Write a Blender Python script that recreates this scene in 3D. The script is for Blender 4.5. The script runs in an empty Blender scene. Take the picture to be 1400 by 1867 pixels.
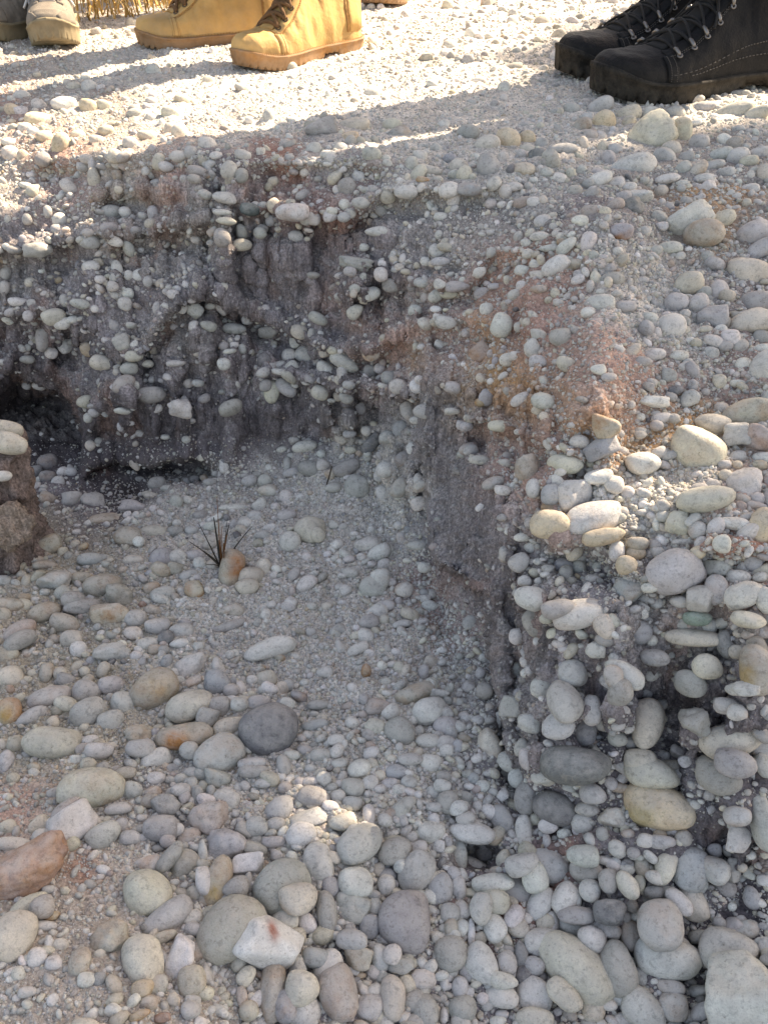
import bpy, bmesh, math, random
import numpy as np
from mathutils import Vector, Matrix
random.seed(7); rng = np.random.default_rng(11)
SC = bpy.context.scene
COL = SC.collection
rad = math.radians
# ---------------------------------------------------------------- camera
CZ, PITCH, FPX = 0.27, 38.0, 1600.0
cam = bpy.data.objects.new('camera', bpy.data.cameras.new('camera')); COL.objects.link(cam)
cam.location = (0, 0, CZ); cam.rotation_euler = (rad(90 - PITCH), 0, 0)
cam.data.sensor_fit = 'VERTICAL'; cam.data.sensor_height = 24.0; cam.data.lens = 24.0 * FPX / 1867.0
cam.data.clip_start = 0.01; cam.data.clip_end = 2000
SC.camera = cam
# ---------------------------------------------------------------- sky, sun, exposure
SUN_AZ, SUN_EL = 54.0, 43.0          # degrees: clockwise from +Y (away from the camera), above the horizon
wd = bpy.data.worlds.new('World'); SC.world = wd; wd.use_nodes = True
nt = wd.node_tree; bg = nt.nodes['Background']
sky = nt.nodes.new('ShaderNodeTexSky'); sky.sky_type = 'NISHITA'; sky.sun_disc = False
sky.sun_elevation = rad(SUN_EL); sky.sun_rotation = rad(SUN_AZ)
sky.air_density = 1.0; sky.dust_density = 2.5; sky.ozone_density = 1.0
nt.links.new(sky.outputs[0], bg.inputs[0]); bg.inputs[1].default_value = 0.135
sd = Vector((math.sin(rad(SUN_AZ)) * math.cos(rad(SUN_EL)), math.cos(rad(SUN_AZ)) * math.cos(rad(SUN_EL)), math.sin(rad(SUN_EL))))
sun = bpy.data.objects.new('sun', bpy.data.lights.new('sun', 'SUN')); COL.objects.link(sun)
sun.data.energy = 5.0; sun.data.angle = rad(0.53); sun.data.color = (1.0, 0.965, 0.90)
sun.rotation_euler = sd.to_track_quat('Z', 'Y').to_euler(); sun.location = sd * 20
SC.view_settings.view_transform = 'Standard'; SC.view_settings.look = 'None'
SC.view_settings.exposure = 1.57; SC.view_settings.gamma = 1.0
SC.view_settings.use_white_balance = True; SC.view_settings.white_balance_temperature = 8700; SC.view_settings.white_balance_tint = 15
SC.cycles.max_bounces = 6; SC.cycles.diffuse_bounces = 4; SC.cycles.glossy_bounces = 2

# ---------------------------------------------------------------- numeric helpers
SP, CP = math.sin(rad(PITCH)), math.cos(rad(PITCH))
def ray(u, v):
    u = np.asarray(u, float); v = np.asarray(v, float)
    du = (u - 700) / FPX; dv = (v - 933.5) / FPX
    return np.stack([du, CP - dv * SP, -SP - dv * CP], -1)
def tan_of(v):
    dv = (np.asarray(v, float) - 933.5) / FPX
    return (SP + dv * CP) / (CP - dv * SP)
def project(p):
    d = p - np.array([0, 0, CZ])
    dep = d[..., 1] * CP - d[..., 2] * SP
    return 700 + FPX * d[..., 0] / dep, 933.5 - FPX * (d[..., 1] * SP + d[..., 2] * CP) / dep, dep
def sstep(a, b, x):
    t = np.clip((x - a) / (b - a), 0, 1); return t * t * (3 - 2 * t)
def hash3(ix, iy, iz, seed):
    h = (ix.astype(np.int64) * 374761393 + iy.astype(np.int64) * 668265263 + iz.astype(np.int64) * 2147483647 + seed * 1274126177) & 0xffffffff
    h = ((h ^ (h >> 13)) * 1274126177) & 0xffffffff
    h = ((h ^ (h >> 16)) * 2246822519) & 0xffffffff
    return ((h ^ (h >> 15)) & 0xffffff) / float(0xffffff)
def vnoise(p, seed=0):
    f = np.floor(p); t = p - f; t = t * t * t * (t * (t * 6 - 15) + 10)
    f = f.astype(np.int64); r = 0
    for dx in (0, 1):
        wx = t[..., 0] if dx else 1 - t[..., 0]
        for dy in (0, 1):
            wy = t[..., 1] if dy else 1 - t[..., 1]
            for dz in (0, 1):
                wz = t[..., 2] if dz else 1 - t[..., 2]
                r = r + wx * wy * wz * hash3(f[..., 0] + dx, f[..., 1] + dy, f[..., 2] + dz, seed)
    return r * 2 - 1
def fbm(p, octaves=4, seed=0, gain=0.5):
    a, r = 1.0, 0
    for i in range(octaves):
        r = r + a * vnoise(p * (2.03 ** i) + 17.3 * i, seed + i); a *= gain
    return r
def bilin(grid, x, y):
    grid = np.asarray(grid, float); h, w = grid.shape[:2]
    x = np.clip(x, 0, w - 1.001); y = np.clip(y, 0, h - 1.001)
    ix = x.astype(int); iy = y.astype(int); fx = x - ix; fy = y - iy
    if grid.ndim == 3: fx = fx[..., None]; fy = fy[..., None]
    return (grid[iy, ix] * (1 - fx) * (1 - fy) + grid[iy, ix + 1] * fx * (1 - fy) + grid[iy + 1, ix] * (1 - fx) * fy + grid[iy + 1, ix + 1] * fx * fy)
def mesh_obj(name, verts, faces=None, tris=None, mat=None, parent=None, smooth=True, colors=None, stain=None):
    me = bpy.data.meshes.new(name); verts = np.asarray(verts, np.float32)
    if tris is not None:
        tris = np.asarray(tris, np.int32); n = tris.shape[1]
        me.vertices.add(len(verts)); me.vertices.foreach_set('co', verts.ravel())
        me.loops.add(tris.size); me.loops.foreach_set('vertex_index', tris.ravel())
        me.polygons.add(len(tris)); me.polygons.foreach_set('loop_start', np.arange(0, tris.size, n, dtype=np.int32))
        me.polygons.foreach_set('loop_total', np.full(len(tris), n, np.int32))
    else:
        me.from_pydata([tuple(map(float, v)) for v in verts], [], faces)
    if smooth: me.polygons.foreach_set('use_smooth', np.ones(len(me.polygons), bool))
    if colors is not None:
        ca = me.color_attributes.new('Col', 'FLOAT_COLOR', 'POINT')
        c = np.ones((len(verts), 4), np.float32); c[:, :3] = colors; ca.data.foreach_set('color', c.ravel())
    if stain is not None:
        a = me.attributes.new('stain', 'FLOAT', 'POINT'); a.data.foreach_set('value', np.asarray(stain, np.float32))
    me.update(calc_edges=True); me.validate()
    if mat: me.materials.append(mat)
    o = bpy.data.objects.new(name, me); COL.objects.link(o)
    if parent: o.parent = parent
    return o
def tag(o, label=None, cat=None, group=None, kind=None):
    if label: o['label'] = label
    if cat: o['category'] = cat
    if group: o['group'] = group
    if kind: o['kind'] = kind
    return o
def empty(name, loc=(0, 0, 0), rz=0):
    o = bpy.data.objects.new(name, None); COL.objects.link(o); o.location = loc; o.rotation_euler = (0, 0, rz)
    o.empty_display_size = 0.05; return o
# ---------------------------------------------------------------- materials
def new_mat(name):
    m = bpy.data.materials.new(name); m.use_nodes = True
    return m, m.node_tree, m.node_tree.nodes['Principled BSDF']
def N(nt, typ, **kw):
    n = nt.nodes.new(typ)
    for k, v in kw.items():
        if k in n.inputs: n.inputs[k].default_value = v
        else: setattr(n, k, v)
    return n
def noise_node(nt, vec, scale, detail=4, rough=0.6):
    n = N(nt, 'ShaderNodeTexNoise'); n.inputs['Scale'].default_value = scale; n.inputs['Detail'].default_value = detail
    n.inputs['Roughness'].default_value = rough; nt.links.new(vec, n.inputs['Vector']); return n.outputs['Fac']
def ramp(nt, fac, stops):
    r = N(nt, 'ShaderNodeValToRGB'); nt.links.new(fac, r.inputs[0]); e = r.color_ramp.elements
    e[0].position, e[0].color = stops[0][0], (*stops[0][1], 1); e[1].position, e[1].color = stops[-1][0], (*stops[-1][1], 1)
    for p, c in stops[1:-1]:
        x = e.new(p); x.color = (*c, 1)
    return r.outputs[0]
def mix(nt, typ, fac, a, b):
    m = N(nt, 'ShaderNodeMix'); m.data_type = 'RGBA'; m.blend_type = typ
    for sock, val in ((m.inputs[0], fac), (m.inputs[6], a), (m.inputs[7], b)):
        if hasattr(val, 'is_linked'): nt.links.new(val, sock)
        elif isinstance(val, (int, float)): sock.default_value = val
        else: sock.default_value = (*val, 1)
    return m.outputs[2]
def bump(nt, bsdf, h, strength, dist):
    b = N(nt, 'ShaderNodeBump'); b.inputs['Strength'].default_value = strength; b.inputs['Distance'].default_value = dist
    nt.links.new(h, b.inputs['Height']); nt.links.new(b.outputs[0], bsdf.inputs['Normal']); return b
G3 = lambda x: (x, x, x)
def ground_material():
    m, nt, b = new_mat('earth'); L = nt.links
    pos = N(nt, 'ShaderNodeNewGeometry').outputs['Position']
    c = N(nt, 'ShaderNodeVertexColor', layer_name='Col').outputs[0]
    n1 = noise_node(nt, pos, 28, 6, 0.65)
    c = mix(nt, 'MULTIPLY', 1.0, c, ramp(nt, n1, [(0.3, G3(0.72)), (0.7, G3(1.25))]))
    n2 = noise_node(nt, pos, 420, 3, 0.7)
    c = mix(nt, 'MULTIPLY', 1.0, c, ramp(nt, n2, [(0.32, G3(0.6)), (0.66, G3(1.35))]))
    sc_ = N(nt, 'ShaderNodeVectorMath', operation='MULTIPLY'); L.new(pos, sc_.inputs[0]); sc_.inputs[1].default_value = (1, 1, .07)
    n5 = noise_node(nt, sc_.outputs[0], 360, 4, 0.65)
    stf = N(nt, 'ShaderNodeMath', operation='SUBTRACT'); stf.inputs[0].default_value = 1.05; L.new(N(nt, 'ShaderNodeAttribute', attribute_name='stain').outputs['Fac'], stf.inputs[1])
    c = mix(nt, 'MULTIPLY', stf.outputs[0], c, ramp(nt, n5, [(0.35, G3(0.62)), (0.65, G3(1.4))]))
    v = N(nt, 'ShaderNodeTexVoronoi'); v.inputs['Scale'].default_value = 260; L.new(pos, v.inputs['Vector'])
    mask = ramp(nt, v.outputs['Distance'], [(0.18, G3(1)), (0.34, G3(0))])
    pick = N(nt, 'ShaderNodeSeparateColor'); L.new(v.outputs['Color'], pick.inputs[0])
    sel = N(nt, 'ShaderNodeMath', operation='GREATER_THAN'); L.new(pick.outputs[0], sel.inputs[0]); sel.inputs[1].default_value = 0.62
    m0 = N(nt, 'ShaderNodeMath', operation='MULTIPLY'); L.new(mask, m0.inputs[0]); L.new(sel.outputs[0], m0.inputs[1])
    mm = N(nt, 'ShaderNodeMath', operation='MULTIPLY'); L.new(m0.outputs[0], mm.inputs[0]); L.new(N(nt, 'ShaderNodeAttribute', attribute_name='stain').outputs['Fac'], mm.inputs[1])
    grain = ramp(nt, pick.outputs[1], [(0.0, (0.30, 0.27, 0.24)), (0.5, (0.52, 0.48, 0.43)), (1.0, (0.64, 0.61, 0.56))])
    c = mix(nt, 'MIX', mm.outputs[0], c, grain)
    L.new(c, b.inputs['Base Color']); b.inputs['Roughness'].default_value = 0.95; b.inputs['Specular IOR Level'].default_value = 0.2
    hs = N(nt, 'ShaderNodeMath', operation='ADD'); L.new(n2, hs.inputs[0]); L.new(mm.outputs[0], hs.inputs[1])
    h2 = N(nt, 'ShaderNodeMath', operation='MULTIPLY_ADD'); L.new(n5, h2.inputs[0]); L.new(stf.outputs[0], h2.inputs[1]); L.new(hs.outputs[0], h2.inputs[2])
    bump(nt, b, h2.outputs[0], 0.9, 0.0018)
    return m
def pebble_material():
    m, nt, b = new_mat('stone'); L = nt.links
    pos = N(nt, 'ShaderNodeNewGeometry').outputs['Position']
    c = N(nt, 'ShaderNodeVertexColor', layer_name='Col').outputs[0]
    st = N(nt, 'ShaderNodeAttribute', attribute_name='stain').outputs['Fac']
    n1 = noise_node(nt, pos, 55, 5, 0.62)
    c = mix(nt, 'MULTIPLY', 1.0, c, ramp(nt, n1, [(0.3, G3(0.78)), (0.7, G3(1.16))]))
    n3 = noise_node(nt, pos, 130, 4, 0.6)
    n4 = noise_node(nt, pos, 62, 4, 0.6); smask = ramp(nt, n4, [(0.44, G3(0)), (0.62, G3(1))])
    sm = N(nt, 'ShaderNodeMath', operation='MULTIPLY'); L.new(smask, sm.inputs[0]); L.new(st, sm.inputs[1])
    c = mix(nt, 'MIX', sm.outputs[0], c, (0.40, 0.20, 0.085))
    n2 = noise_node(nt, pos, 900, 3, 0.7)
    c = mix(nt, 'MULTIPLY', 1.0, c, ramp(nt, n2, [(0.3, G3(0.80)), (0.5, G3(1.0)), (0.75, G3(1.08))]))
    # pale veins and small dark pits
    w = N(nt, 'ShaderNodeTexVoronoi'); w.feature = 'DISTANCE_TO_EDGE'; w.inputs['Scale'].default_value = 30
    wp = N(nt, 'ShaderNodeTexNoise'); wp.inputs['Scale'].default_value = 60; L.new(pos, wp.inputs['Vector'])
    wa = N(nt, 'ShaderNodeVectorMath', operation='MULTIPLY_ADD'); L.new(wp.outputs['Color'], wa.inputs[0]); wa.inputs[1].default_value = (0.012, 0.012, 0.012); L.new(pos, wa.inputs[2])
    L.new(wa.outputs[0], w.inputs['Vector'])
    vm = noise_node(nt, pos, 16, 2, .5); v0 = ramp(nt, w.outputs['Distance'], [(0.0, G3(0.5)), (0.018, G3(0))]); vein = mix(nt, 'MULTIPLY', 1.0, v0, ramp(nt, vm, [(.52, G3(0)), (.62, G3(1))]))
    c = mix(nt, 'MIX', vein, c, (0.40, 0.36, 0.30))
    p = N(nt, 'ShaderNodeTexVoronoi'); p.inputs['Scale'].default_value = 330; L.new(pos, p.inputs['Vector'])
    pc = N(nt, 'ShaderNodeSeparateColor'); L.new(p.outputs['Color'], pc.inputs[0])
    ps = N(nt, 'ShaderNodeMath', operation='GREATER_THAN'); L.new(pc.outputs[0], ps.inputs[0]); ps.inputs[1].default_value = 0.86
    pm = ramp(nt, p.outputs['Distance'], [(0.1, G3(0.6)), (0.25, G3(0))])
    pq = N(nt, 'ShaderNodeMath', operation='MULTIPLY'); L.new(pm, pq.inputs[0]); L.new(ps.outputs[0], pq.inputs[1])
    c = mix(nt, 'MULTIPLY', pq.outputs[0], c, (0.45, 0.38, 0.30))
    # chalky dust lying on the stones in uneven films
    nz = N(nt, 'ShaderNodeSeparateXYZ'); L.new(N(nt, 'ShaderNodeNewGeometry').outputs['Normal'], nz.inputs[0])
    dn = noise_node(nt, pos, 85, 6, .72); da = N(nt, 'ShaderNodeMath', operation='MULTIPLY_ADD'); L.new(nz.outputs[2], da.inputs[0]); da.inputs[1].default_value = .16; L.new(dn, da.inputs[2])
    c = mix(nt, 'MIX', ramp(nt, da.outputs[0], [(.50, G3(0)), (.76, G3(.42))]), c, (.54, .505, .455))
    dk = noise_node(nt, pos, 240, 5, .75); c = mix(nt, 'MULTIPLY', 1.0, c, ramp(nt, dk, [(.36, G3(.70)), (.48, G3(1))]))
    L.new(c, b.inputs['Base Color']); b.inputs['Roughness'].default_value = 0.8; b.inputs['Specular IOR Level'].default_value = 0.3
    hs = N(nt, 'ShaderNodeMath', operation='MULTIPLY_ADD'); L.new(n2, hs.inputs[0]); hs.inputs[1].default_value = 0.35; L.new(n3, hs.inputs[2])
    bump(nt, b, hs.outputs[0], 0.6, 0.0018)
    return m
M_EARTH, M_STONE = ground_material(), pebble_material()
# ---------------------------------------------------------------- pebbles noted one by one
# each entry: x y half-length half-width angle colour[shape]   (x = angular, r = rough), in the
# half-pixel units of one sixth of the picture; colour letters are in PCOL
PEB = {
(0, 0): """1175 485 60 38 -15 mr;1290 460 58 28 -8 c;1275 500 32 24 0 C;1243 540 28 22 20 g;1280 522 22 24 0 m;1062 775 60 31 -2 w;
1205 798 27 21 0 w;1255 790 24 18 0 g;1120 808 24 18 0 g;1315 742 32 20 5 g;1385 860 42 18 -3 w;915 763 35 22 5 E;818 720 43 21 3 w;816 771 34 12 0 w;
820 805 36 14 3 c;820 873 30 34 -20 m;886 900 36 22 0 c;840 632 32 30 -40 g;880 645 24 26 0 m;725 635 34 20 0 m;717 665 24 17 5 m;763 620 14 20 -15 g;
886 563 30 18 10 g;792 571 24 14 0 w;655 572 30 20 -10 w;608 608 28 18 5 w;530 622 16 16 0 w;737 716 26 16 20 g;348 658 24 40 -10 c;427 638 18 20 0 y;
424 572 29 26 0 c;140 430 50 30 5 C;48 405 28 24 35 C;325 388 35 28 0 C;235 385 45 30 0 w;143 380 28 24 0 w;45 567 30 28 0 w;90 460 28 24 0 w;
545 500 42 22 0 c;625 418 35 24 0 c;555 376 22 16 0 g;543 402 22 14 0 g;660 495 32 38 -20 c;665 372 28 20 0 c;980 430 22 26 0 g;480 535 28 24 0 g;
357 514 28 18 0 c;390 480 28 20 -20 c;407 768 38 24 0 g;466 786 22 20 0 w;265 695 38 22 30 w;103 803 18 20 0 g;218 800 26 26 0 w;215 840 26 18 0 g;
180 778 16 22 0 g;140 905 50 26 -10 gr;55 918 28 14 0 g;330 890 38 30 10 g;420 880 30 18 10 w;480 900 20 30 -20 g;720 885 20 14 0 w;950 870 24 20 0 g;
985 808 20 20 0 g;98 697 24 12 0 w;1355 575 35 28 0 g;1265 685 35 34 -40 m;888 850 20 28 0 g;400 832 32 18 -10 m;620 480 22 30 10 c;700 560 24 22 0 g;
580 590 22 30 10 c;330 318 30 24 0 w;80 350 30 22 0 w;165 505 30 26 0 C;230 540 34 46 0 C;40 520 34 18 0 w;290 500 26 18 0 c""",
(700, 0): """450 522 46 40 30 C;382 612 42 48 0 m;605 597 32 38 -15 g;503 617 45 22 0 c;558 573 32 22 -10 dr;960 492 94 64 -22 cr;905 604 84 44 -8 w;
1082 478 40 54 10 c;1048 540 35 34 0 c;800 452 40 38 -20 C;718 465 38 26 -30 y;885 420 52 32 -20 c;682 400 30 24 10 m;785 390 50 28 -15 g;1125 365 40 16 0 c;
1170 390 42 22 0 g;1270 415 72 32 -12 c;1355 430 50 26 -8 c;1145 522 38 32 0 g;842 546 28 24 0 g;793 540 20 24 20 c;680 635 20 24 0 c;788 654 42 24 -10 w;
838 661 42 22 -3 w;886 682 34 17 0 w;1020 582 42 32 25 g;1085 620 32 22 -30 g;1030 660 45 18 -5 w;1085 677 26 16 0 w;1130 628 50 22 -30 c;1165 652 38 18 0 w;
1290 568 42 32 -15 w;1225 560 48 26 -15 g;1365 562 40 26 -10 w;1335 676 38 22 -5 w;1385 635 30 30 0 c;885 770 54 34 -10 Dr;910 725 65 28 -10 wr;
713 805 30 22 5 w;1115 810 84 58 -25 wr;1165 852 70 50 -10 y;1232 805 45 28 -15 c;1350 845 62 45 -15 g;1385 895 65 32 -25 g;858 850 44 30 0 V;742 880 28 40 15 w;
935 860 24 20 0 w;1040 905 45 24 -5 w;665 898 42 22 -35 w;600 902 38 14 0 w;515 880 20 16 0 w;565 860 35 18 0 w;575 790 32 24 0 g;210 790 30 18 10 w;
235 695 38 28 -10 w;80 697 42 25 -5 w;168 618 44 20 10 c;140 660 24 12 5 o;120 640 40 22 -45 c;15 715 28 24 0 c;100 612 22 26 0 g;265 635 32 18 10 g;
390 742 24 18 0 w;440 700 24 26 0 w;470 688 32 16 0 w;400 665 28 22 -45 w;305 706 50 22 5 b;240 573 26 18 10 b;60 485 42 30 0 m;30 448 35 24 0 c;
305 490 42 28 0 m;375 535 48 32 -10 c;650 553 52 22 0 g;520 515 30 24 0 C;433 577 20 22 0 wx;575 528 24 24 0 g;725 535 18 28 0 c;755 718 32 22 -20 m;
690 705 32 26 -30 m;870 722 30 22 0 g;470 240 35 16 -5 y;345 295 30 14 0 w;240 160 28 22 0 w;1330 300 30 18 0 w;1290 345 44 14 5 m;960 380 26 16 0 w;1060 410 36 26 10 g;
1100 575 30 26 0 m;1200 600 40 20 -10 g;1330 590 34 24 -10 c;1250 620 30 18 0 g;640 660 26 20 20 w;590 640 24 20 10 g""",
(0, 467): """380 390 44 28 5 c;200 222 42 30 -20 c;228 245 30 22 -10 w;268 232 24 14 -20 w;162 300 26 46 10 m;180 354 22 22 30 w;68 166 35 16 -5 w;
290 175 34 18 5 g;460 176 24 24 0 w;465 134 20 20 0 w;412 110 21 19 10 w;430 38 20 28 -10 w;474 72 16 18 0 w;367 83 20 15 0 w;540 93 18 20 0 g;855 265 42 20 3 m;
1167 240 36 20 25 g;1300 203 32 24 -40 c;1345 140 42 24 -20 w;1285 64 24 18 10 g;1243 70 24 13 0 g;1300 28 62 24 10 mr;1385 68 25 26 0 w;1145 72 24 12 0 m;
903 228 22 22 0 g;710 190 32 26 40 gx;575 190 18 24 0 g;640 152 22 18 0 w;770 180 20 14 0 w;1068 315 22 24 0 w;1055 364 25 24 0 w;1115 360 38 30 20 g;
1192 410 42 24 30 w;1260 380 56 28 32 g;1340 415 28 26 0 m;1275 472 24 16 0 g;1385 410 20 20 0 w;1000 498 28 40 -5 c;1040 470 42 26 42 g;965 425 26 18 -25 g;
1015 424 26 12 0 wx;1172 495 32 26 20 c;970 465 22 22 0 m;1200 527 24 8 3 w;845 562 44 28 -30 m;665 562 43 36 0 wr;583 552 22 16 -5 wx;548 507 50 30 -5 m;
455 468 44 28 -30 m;475 412 32 24 -15 g;490 365 32 20 0 c;522 388 24 14 0 c;494 474 14 18 0 g;832 397 24 22 0 w;835 354 24 10 -8 w;856 327 16 12 0 wx;
885 342 14 18 -20 mx;640 388 35 12 -5 w;620 444 16 14 0 wx;723 464 22 14 0 g;452 562 30 14 15 wr;610 664 18 10 0 w;310 530 30 24 0 c;745 520 24 16 -30 m;
145 473 24 14 10 g;103 462 16 16 0 g;98 378 26 15 0 m;20 387 35 12 0 g;18 60 20 24 0 g;110 215 20 20 0 g;105 90 20 18 0 c;15 110 18 26 0 g;965 380 24 26 0 d;
980 275 35 24 0 mr;760 255 30 18 20 m;820 330 20 18 30 m;708 257 18 18 0 wx;592 264 15 12 0 wx;175 757 35 32 0 d;175 808 30 24 0 d;130 790 26 22 0 d;
1112 700 45 22 -8 w;1075 672 22 14 0 g;1130 775 42 28 0 m;1060 780 32 16 -20 g;1182 773 24 22 0 w;1355 685 45 24 -50 dx;1265 775 50 26 -20 m;1300 838 45 44 0 g;
1217 848 30 20 0 g;1385 800 30 22 0 g;1340 640 20 20 0 w;1275 652 25 14 0 g;1390 865 25 30 0 w;905 812 28 22 -30 g;973 848 36 22 0 w;850 920 50 14 -3 w;
575 840 32 28 0 m;645 905 24 26 0 g;490 915 55 28 0 gr;555 882 28 14 0 c;340 900 44 32 0 mr;265 890 38 34 0 gr;175 885 32 25 30 yx;615 852 25 14 0 g;685 892 20 16 0 w;
675 830 22 16 0 g;715 825 22 18 0 d;770 830 26 14 0 m;700 600 24 12 0 g;350 570 20 16 0 g;330 595 16 18 0 g;445 615 12 18 0 w;480 608 14 10 0 w""",
(700, 467): """1144 703 95 80 15 c;1198 608 62 38 15 c;1325 560 90 48 -15 y;1170 890 100 46 -8 c;943 765 60 42 -10 w;1315 810 62 62 0 wr;1290 640 50 42 0 gr;
1360 665 58 52 0 Pr;660 752 64 34 10 c;788 697 64 40 -25 bx;690 872 66 58 0 wr;610 865 35 38 0 b;835 835 35 32 0 w;885 862 26 26 0 g;783 805 50 28 0 w;430 858 30 20 10 w;
405 832 42 22 -20 m;540 785 50 50 0 Pr;600 915 28 18 0 o;347 748 38 18 5 w;425 620 46 21 5 c;575 527 42 30 20 g;490 520 38 22 -20 w;348 530 20 16 0 o;558 376 32 24 0 g;
478 360 25 18 0 wx;430 247 38 44 20 w;373 197 25 26 0 w;235 135 32 18 0 c;182 147 28 22 -30 w;225 242 40 24 5 w;157 248 28 22 20 w;115 203 25 20 0 g;30 105 35 25 0 m;
205 12 35 16 0 g;508 54 30 19 5 w;625 40 52 32 -35 w;558 70 26 20 0 wx;562 130 30 16 0 P;690 22 30 20 0 y;788 160 52 32 0 g;832 80 45 26 -5 m;742 202 25 20 0 w;
880 180 40 22 0 g;1110 95 53 41 -15 c;1068 166 42 36 0 g;1145 170 38 38 0 g;1220 115 38 34 -40 g;1335 42 75 48 8 c;1200 222 55 50 0 bx;1045 258 52 46 0 w;
965 228 35 22 15 w;950 268 28 28 0 b;1340 238 72 46 -15 c;1365 155 62 42 0 m;1260 305 34 30 0 w;1380 290 32 30 0 m;1385 408 50 60 10 w;1312 396 30 30 0 w;
1378 336 30 20 0 w;1285 455 26 13 0 w;1222 456 25 26 0 c;985 355 46 26 -10 w;932 392 32 20 0 m;1035 438 26 26 0 bx;1060 488 32 18 -15 d;980 532 55 24 0 Wx;
1115 515 36 28 -20 gx;1008 594 35 21 -15 w;1030 735 35 18 -10 m;780 418 28 20 0 w;815 445 28 17 0 g;562 287 28 22 0 gx;345 350 42 32 -40 Rx;805 620 50 48 0 Yr;322 694 28 22 0 g;
268 710 30 16 0 g;150 565 38 28 0 g;48 620 34 30 -20 b;90 560 28 40 -20 g;62 845 28 40 20 g;112 830 22 30 -20 w;105 700 28 24 0 w;240 558 28 13 -5 wx;15 440 32 30 0 m;
1230 545 26 20 0 g;1240 330 30 20 0 m;400 105 26 12 0 g;270 105 45 20 0 m;20 660 30 24 0 g;70 740 34 26 -20 m;15 780 34 30 0 w;1390 720 40 22 0 w;1340 895 50 16 5 w;
1240 760 24 18 0 g;1290 720 28 22 0 g;1150 830 34 20 0 g;935 640 24 16 0 g;1000 720 30 20 -30 g;300 630 26 18 0 g;270 620 20 18 0 gr;130 600 30 16 0 w""",
(0, 934): """985 795 106 92 -30 K;560 648 90 66 -25 y;692 713 86 52 -22 c;675 825 100 48 -5 y;755 760 40 42 20 mx;795 628 46 46 0 b;800 715 42 38 0 m;
838 780 60 38 -10 c;200 838 110 58 15 c;325 738 66 53 -20 g;243 700 44 28 15 c;120 732 55 26 -25 g;180 672 78 40 -10 g;315 650 52 44 0 g;408 628 48 34 0 g;
408 770 48 40 -20 g;450 705 42 44 0 g;75 468 58 32 -25 m;75 440 62 36 -30 P;35 605 48 40 0 c;35 722 42 50 -10 Y;165 368 58 34 -15 y;235 400 52 36 10 y;
410 510 66 38 5 gr;540 472 40 25 3 w;287 498 30 30 0 w;262 465 38 30 0 c;488 436 34 24 10 w;500 518 25 18 0 w;660 425 44 32 0 g;655 480 34 18 -5 w;608 460 30 28 0 d;
575 415 45 30 0 g;657 610 20 15 0 w;203 262 60 36 -5 gr;375 268 68 42 -10 y;300 345 62 30 0 m;400 385 66 48 0 Yx;270 320 42 28 0 m;440 310 50 45 0 Mr;495 390 40 32 0 g;
595 300 45 26 -10 g;712 290 36 34 0 Yx;335 174 48 24 0 b;382 25 58 26 -5 y;185 130 45 36 -30 y;110 130 28 26 0 y;230 145 20 22 0 c;170 205 42 18 0 y;308 137 20 12 -25 o;
470 100 50 36 0 y;505 105 21 20 20 W;560 58 48 22 5 c;490 180 38 20 0 c;590 170 45 40 0 b;648 166 32 30 0 w;712 155 38 20 0 g;730 192 24 23 0 w;590 220 38 26 30 y;
845 220 44 74 18 y;915 240 45 40 0 c;905 285 42 30 -10 c;900 38 32 26 0 w;775 55 30 18 0 w;1130 70 55 50 10 c;1060 115 38 38 0 w;1160 82 26 28 0 c;1342 120 50 28 -10 w;
1390 150 50 30 -15 w;1360 275 50 40 0 g;1385 240 35 35 0 w;1052 350 28 22 -10 g;835 405 65 20 -20 m;985 500 95 36 -15 w;1305 500 42 20 -25 w;1185 590 30 22 0 g;
1285 650 20 18 0 w;1050 622 25 22 0 g;1380 715 45 30 0 P;1150 775 50 20 -10 b;1335 588 18 26 0 o;40 355 50 30 0 y;570 815 18 22 0 b;690 865 35 32 0 g;
565 900 60 36 -20 w;800 880 90 68 -20 g;515 880 52 32 0 g;515 815 55 36 0 yr;20 905 30 45 0 g;365 890 50 30 0 w;60 835 35 34 0 y;920 915 50 20 0 g;1355 885 30 25 0 w;
1285 770 25 22 0 w;1160 700 40 18 0 m;945 700 40 26 0 g;848 690 20 16 0 w;845 655 30 24 0 m;1240 920 30 20 0 w;520 335 16 14 0 r;40 90 26 16 0 y;60 210 40 20 -20 y;
300 240 40 22 0 y;20 270 30 20 0 g;690 230 36 20 -20 g;640 60 30 20 0 m;700 60 26 18 0 g;570 500 28 18 0 y;600 505 20 18 0 m;610 545 22 26 0 b;700 560 60 42 -30 wr;
170 590 24 40 10 y;220 590 24 26 0 c;40 520 30 26 0 y;1050 20 34 22 -20 g;960 95 30 20 -10 g;1060 330 24 20 0 w;970 380 20 24 0 w;1120 270 40 26 -40 w""",
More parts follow.
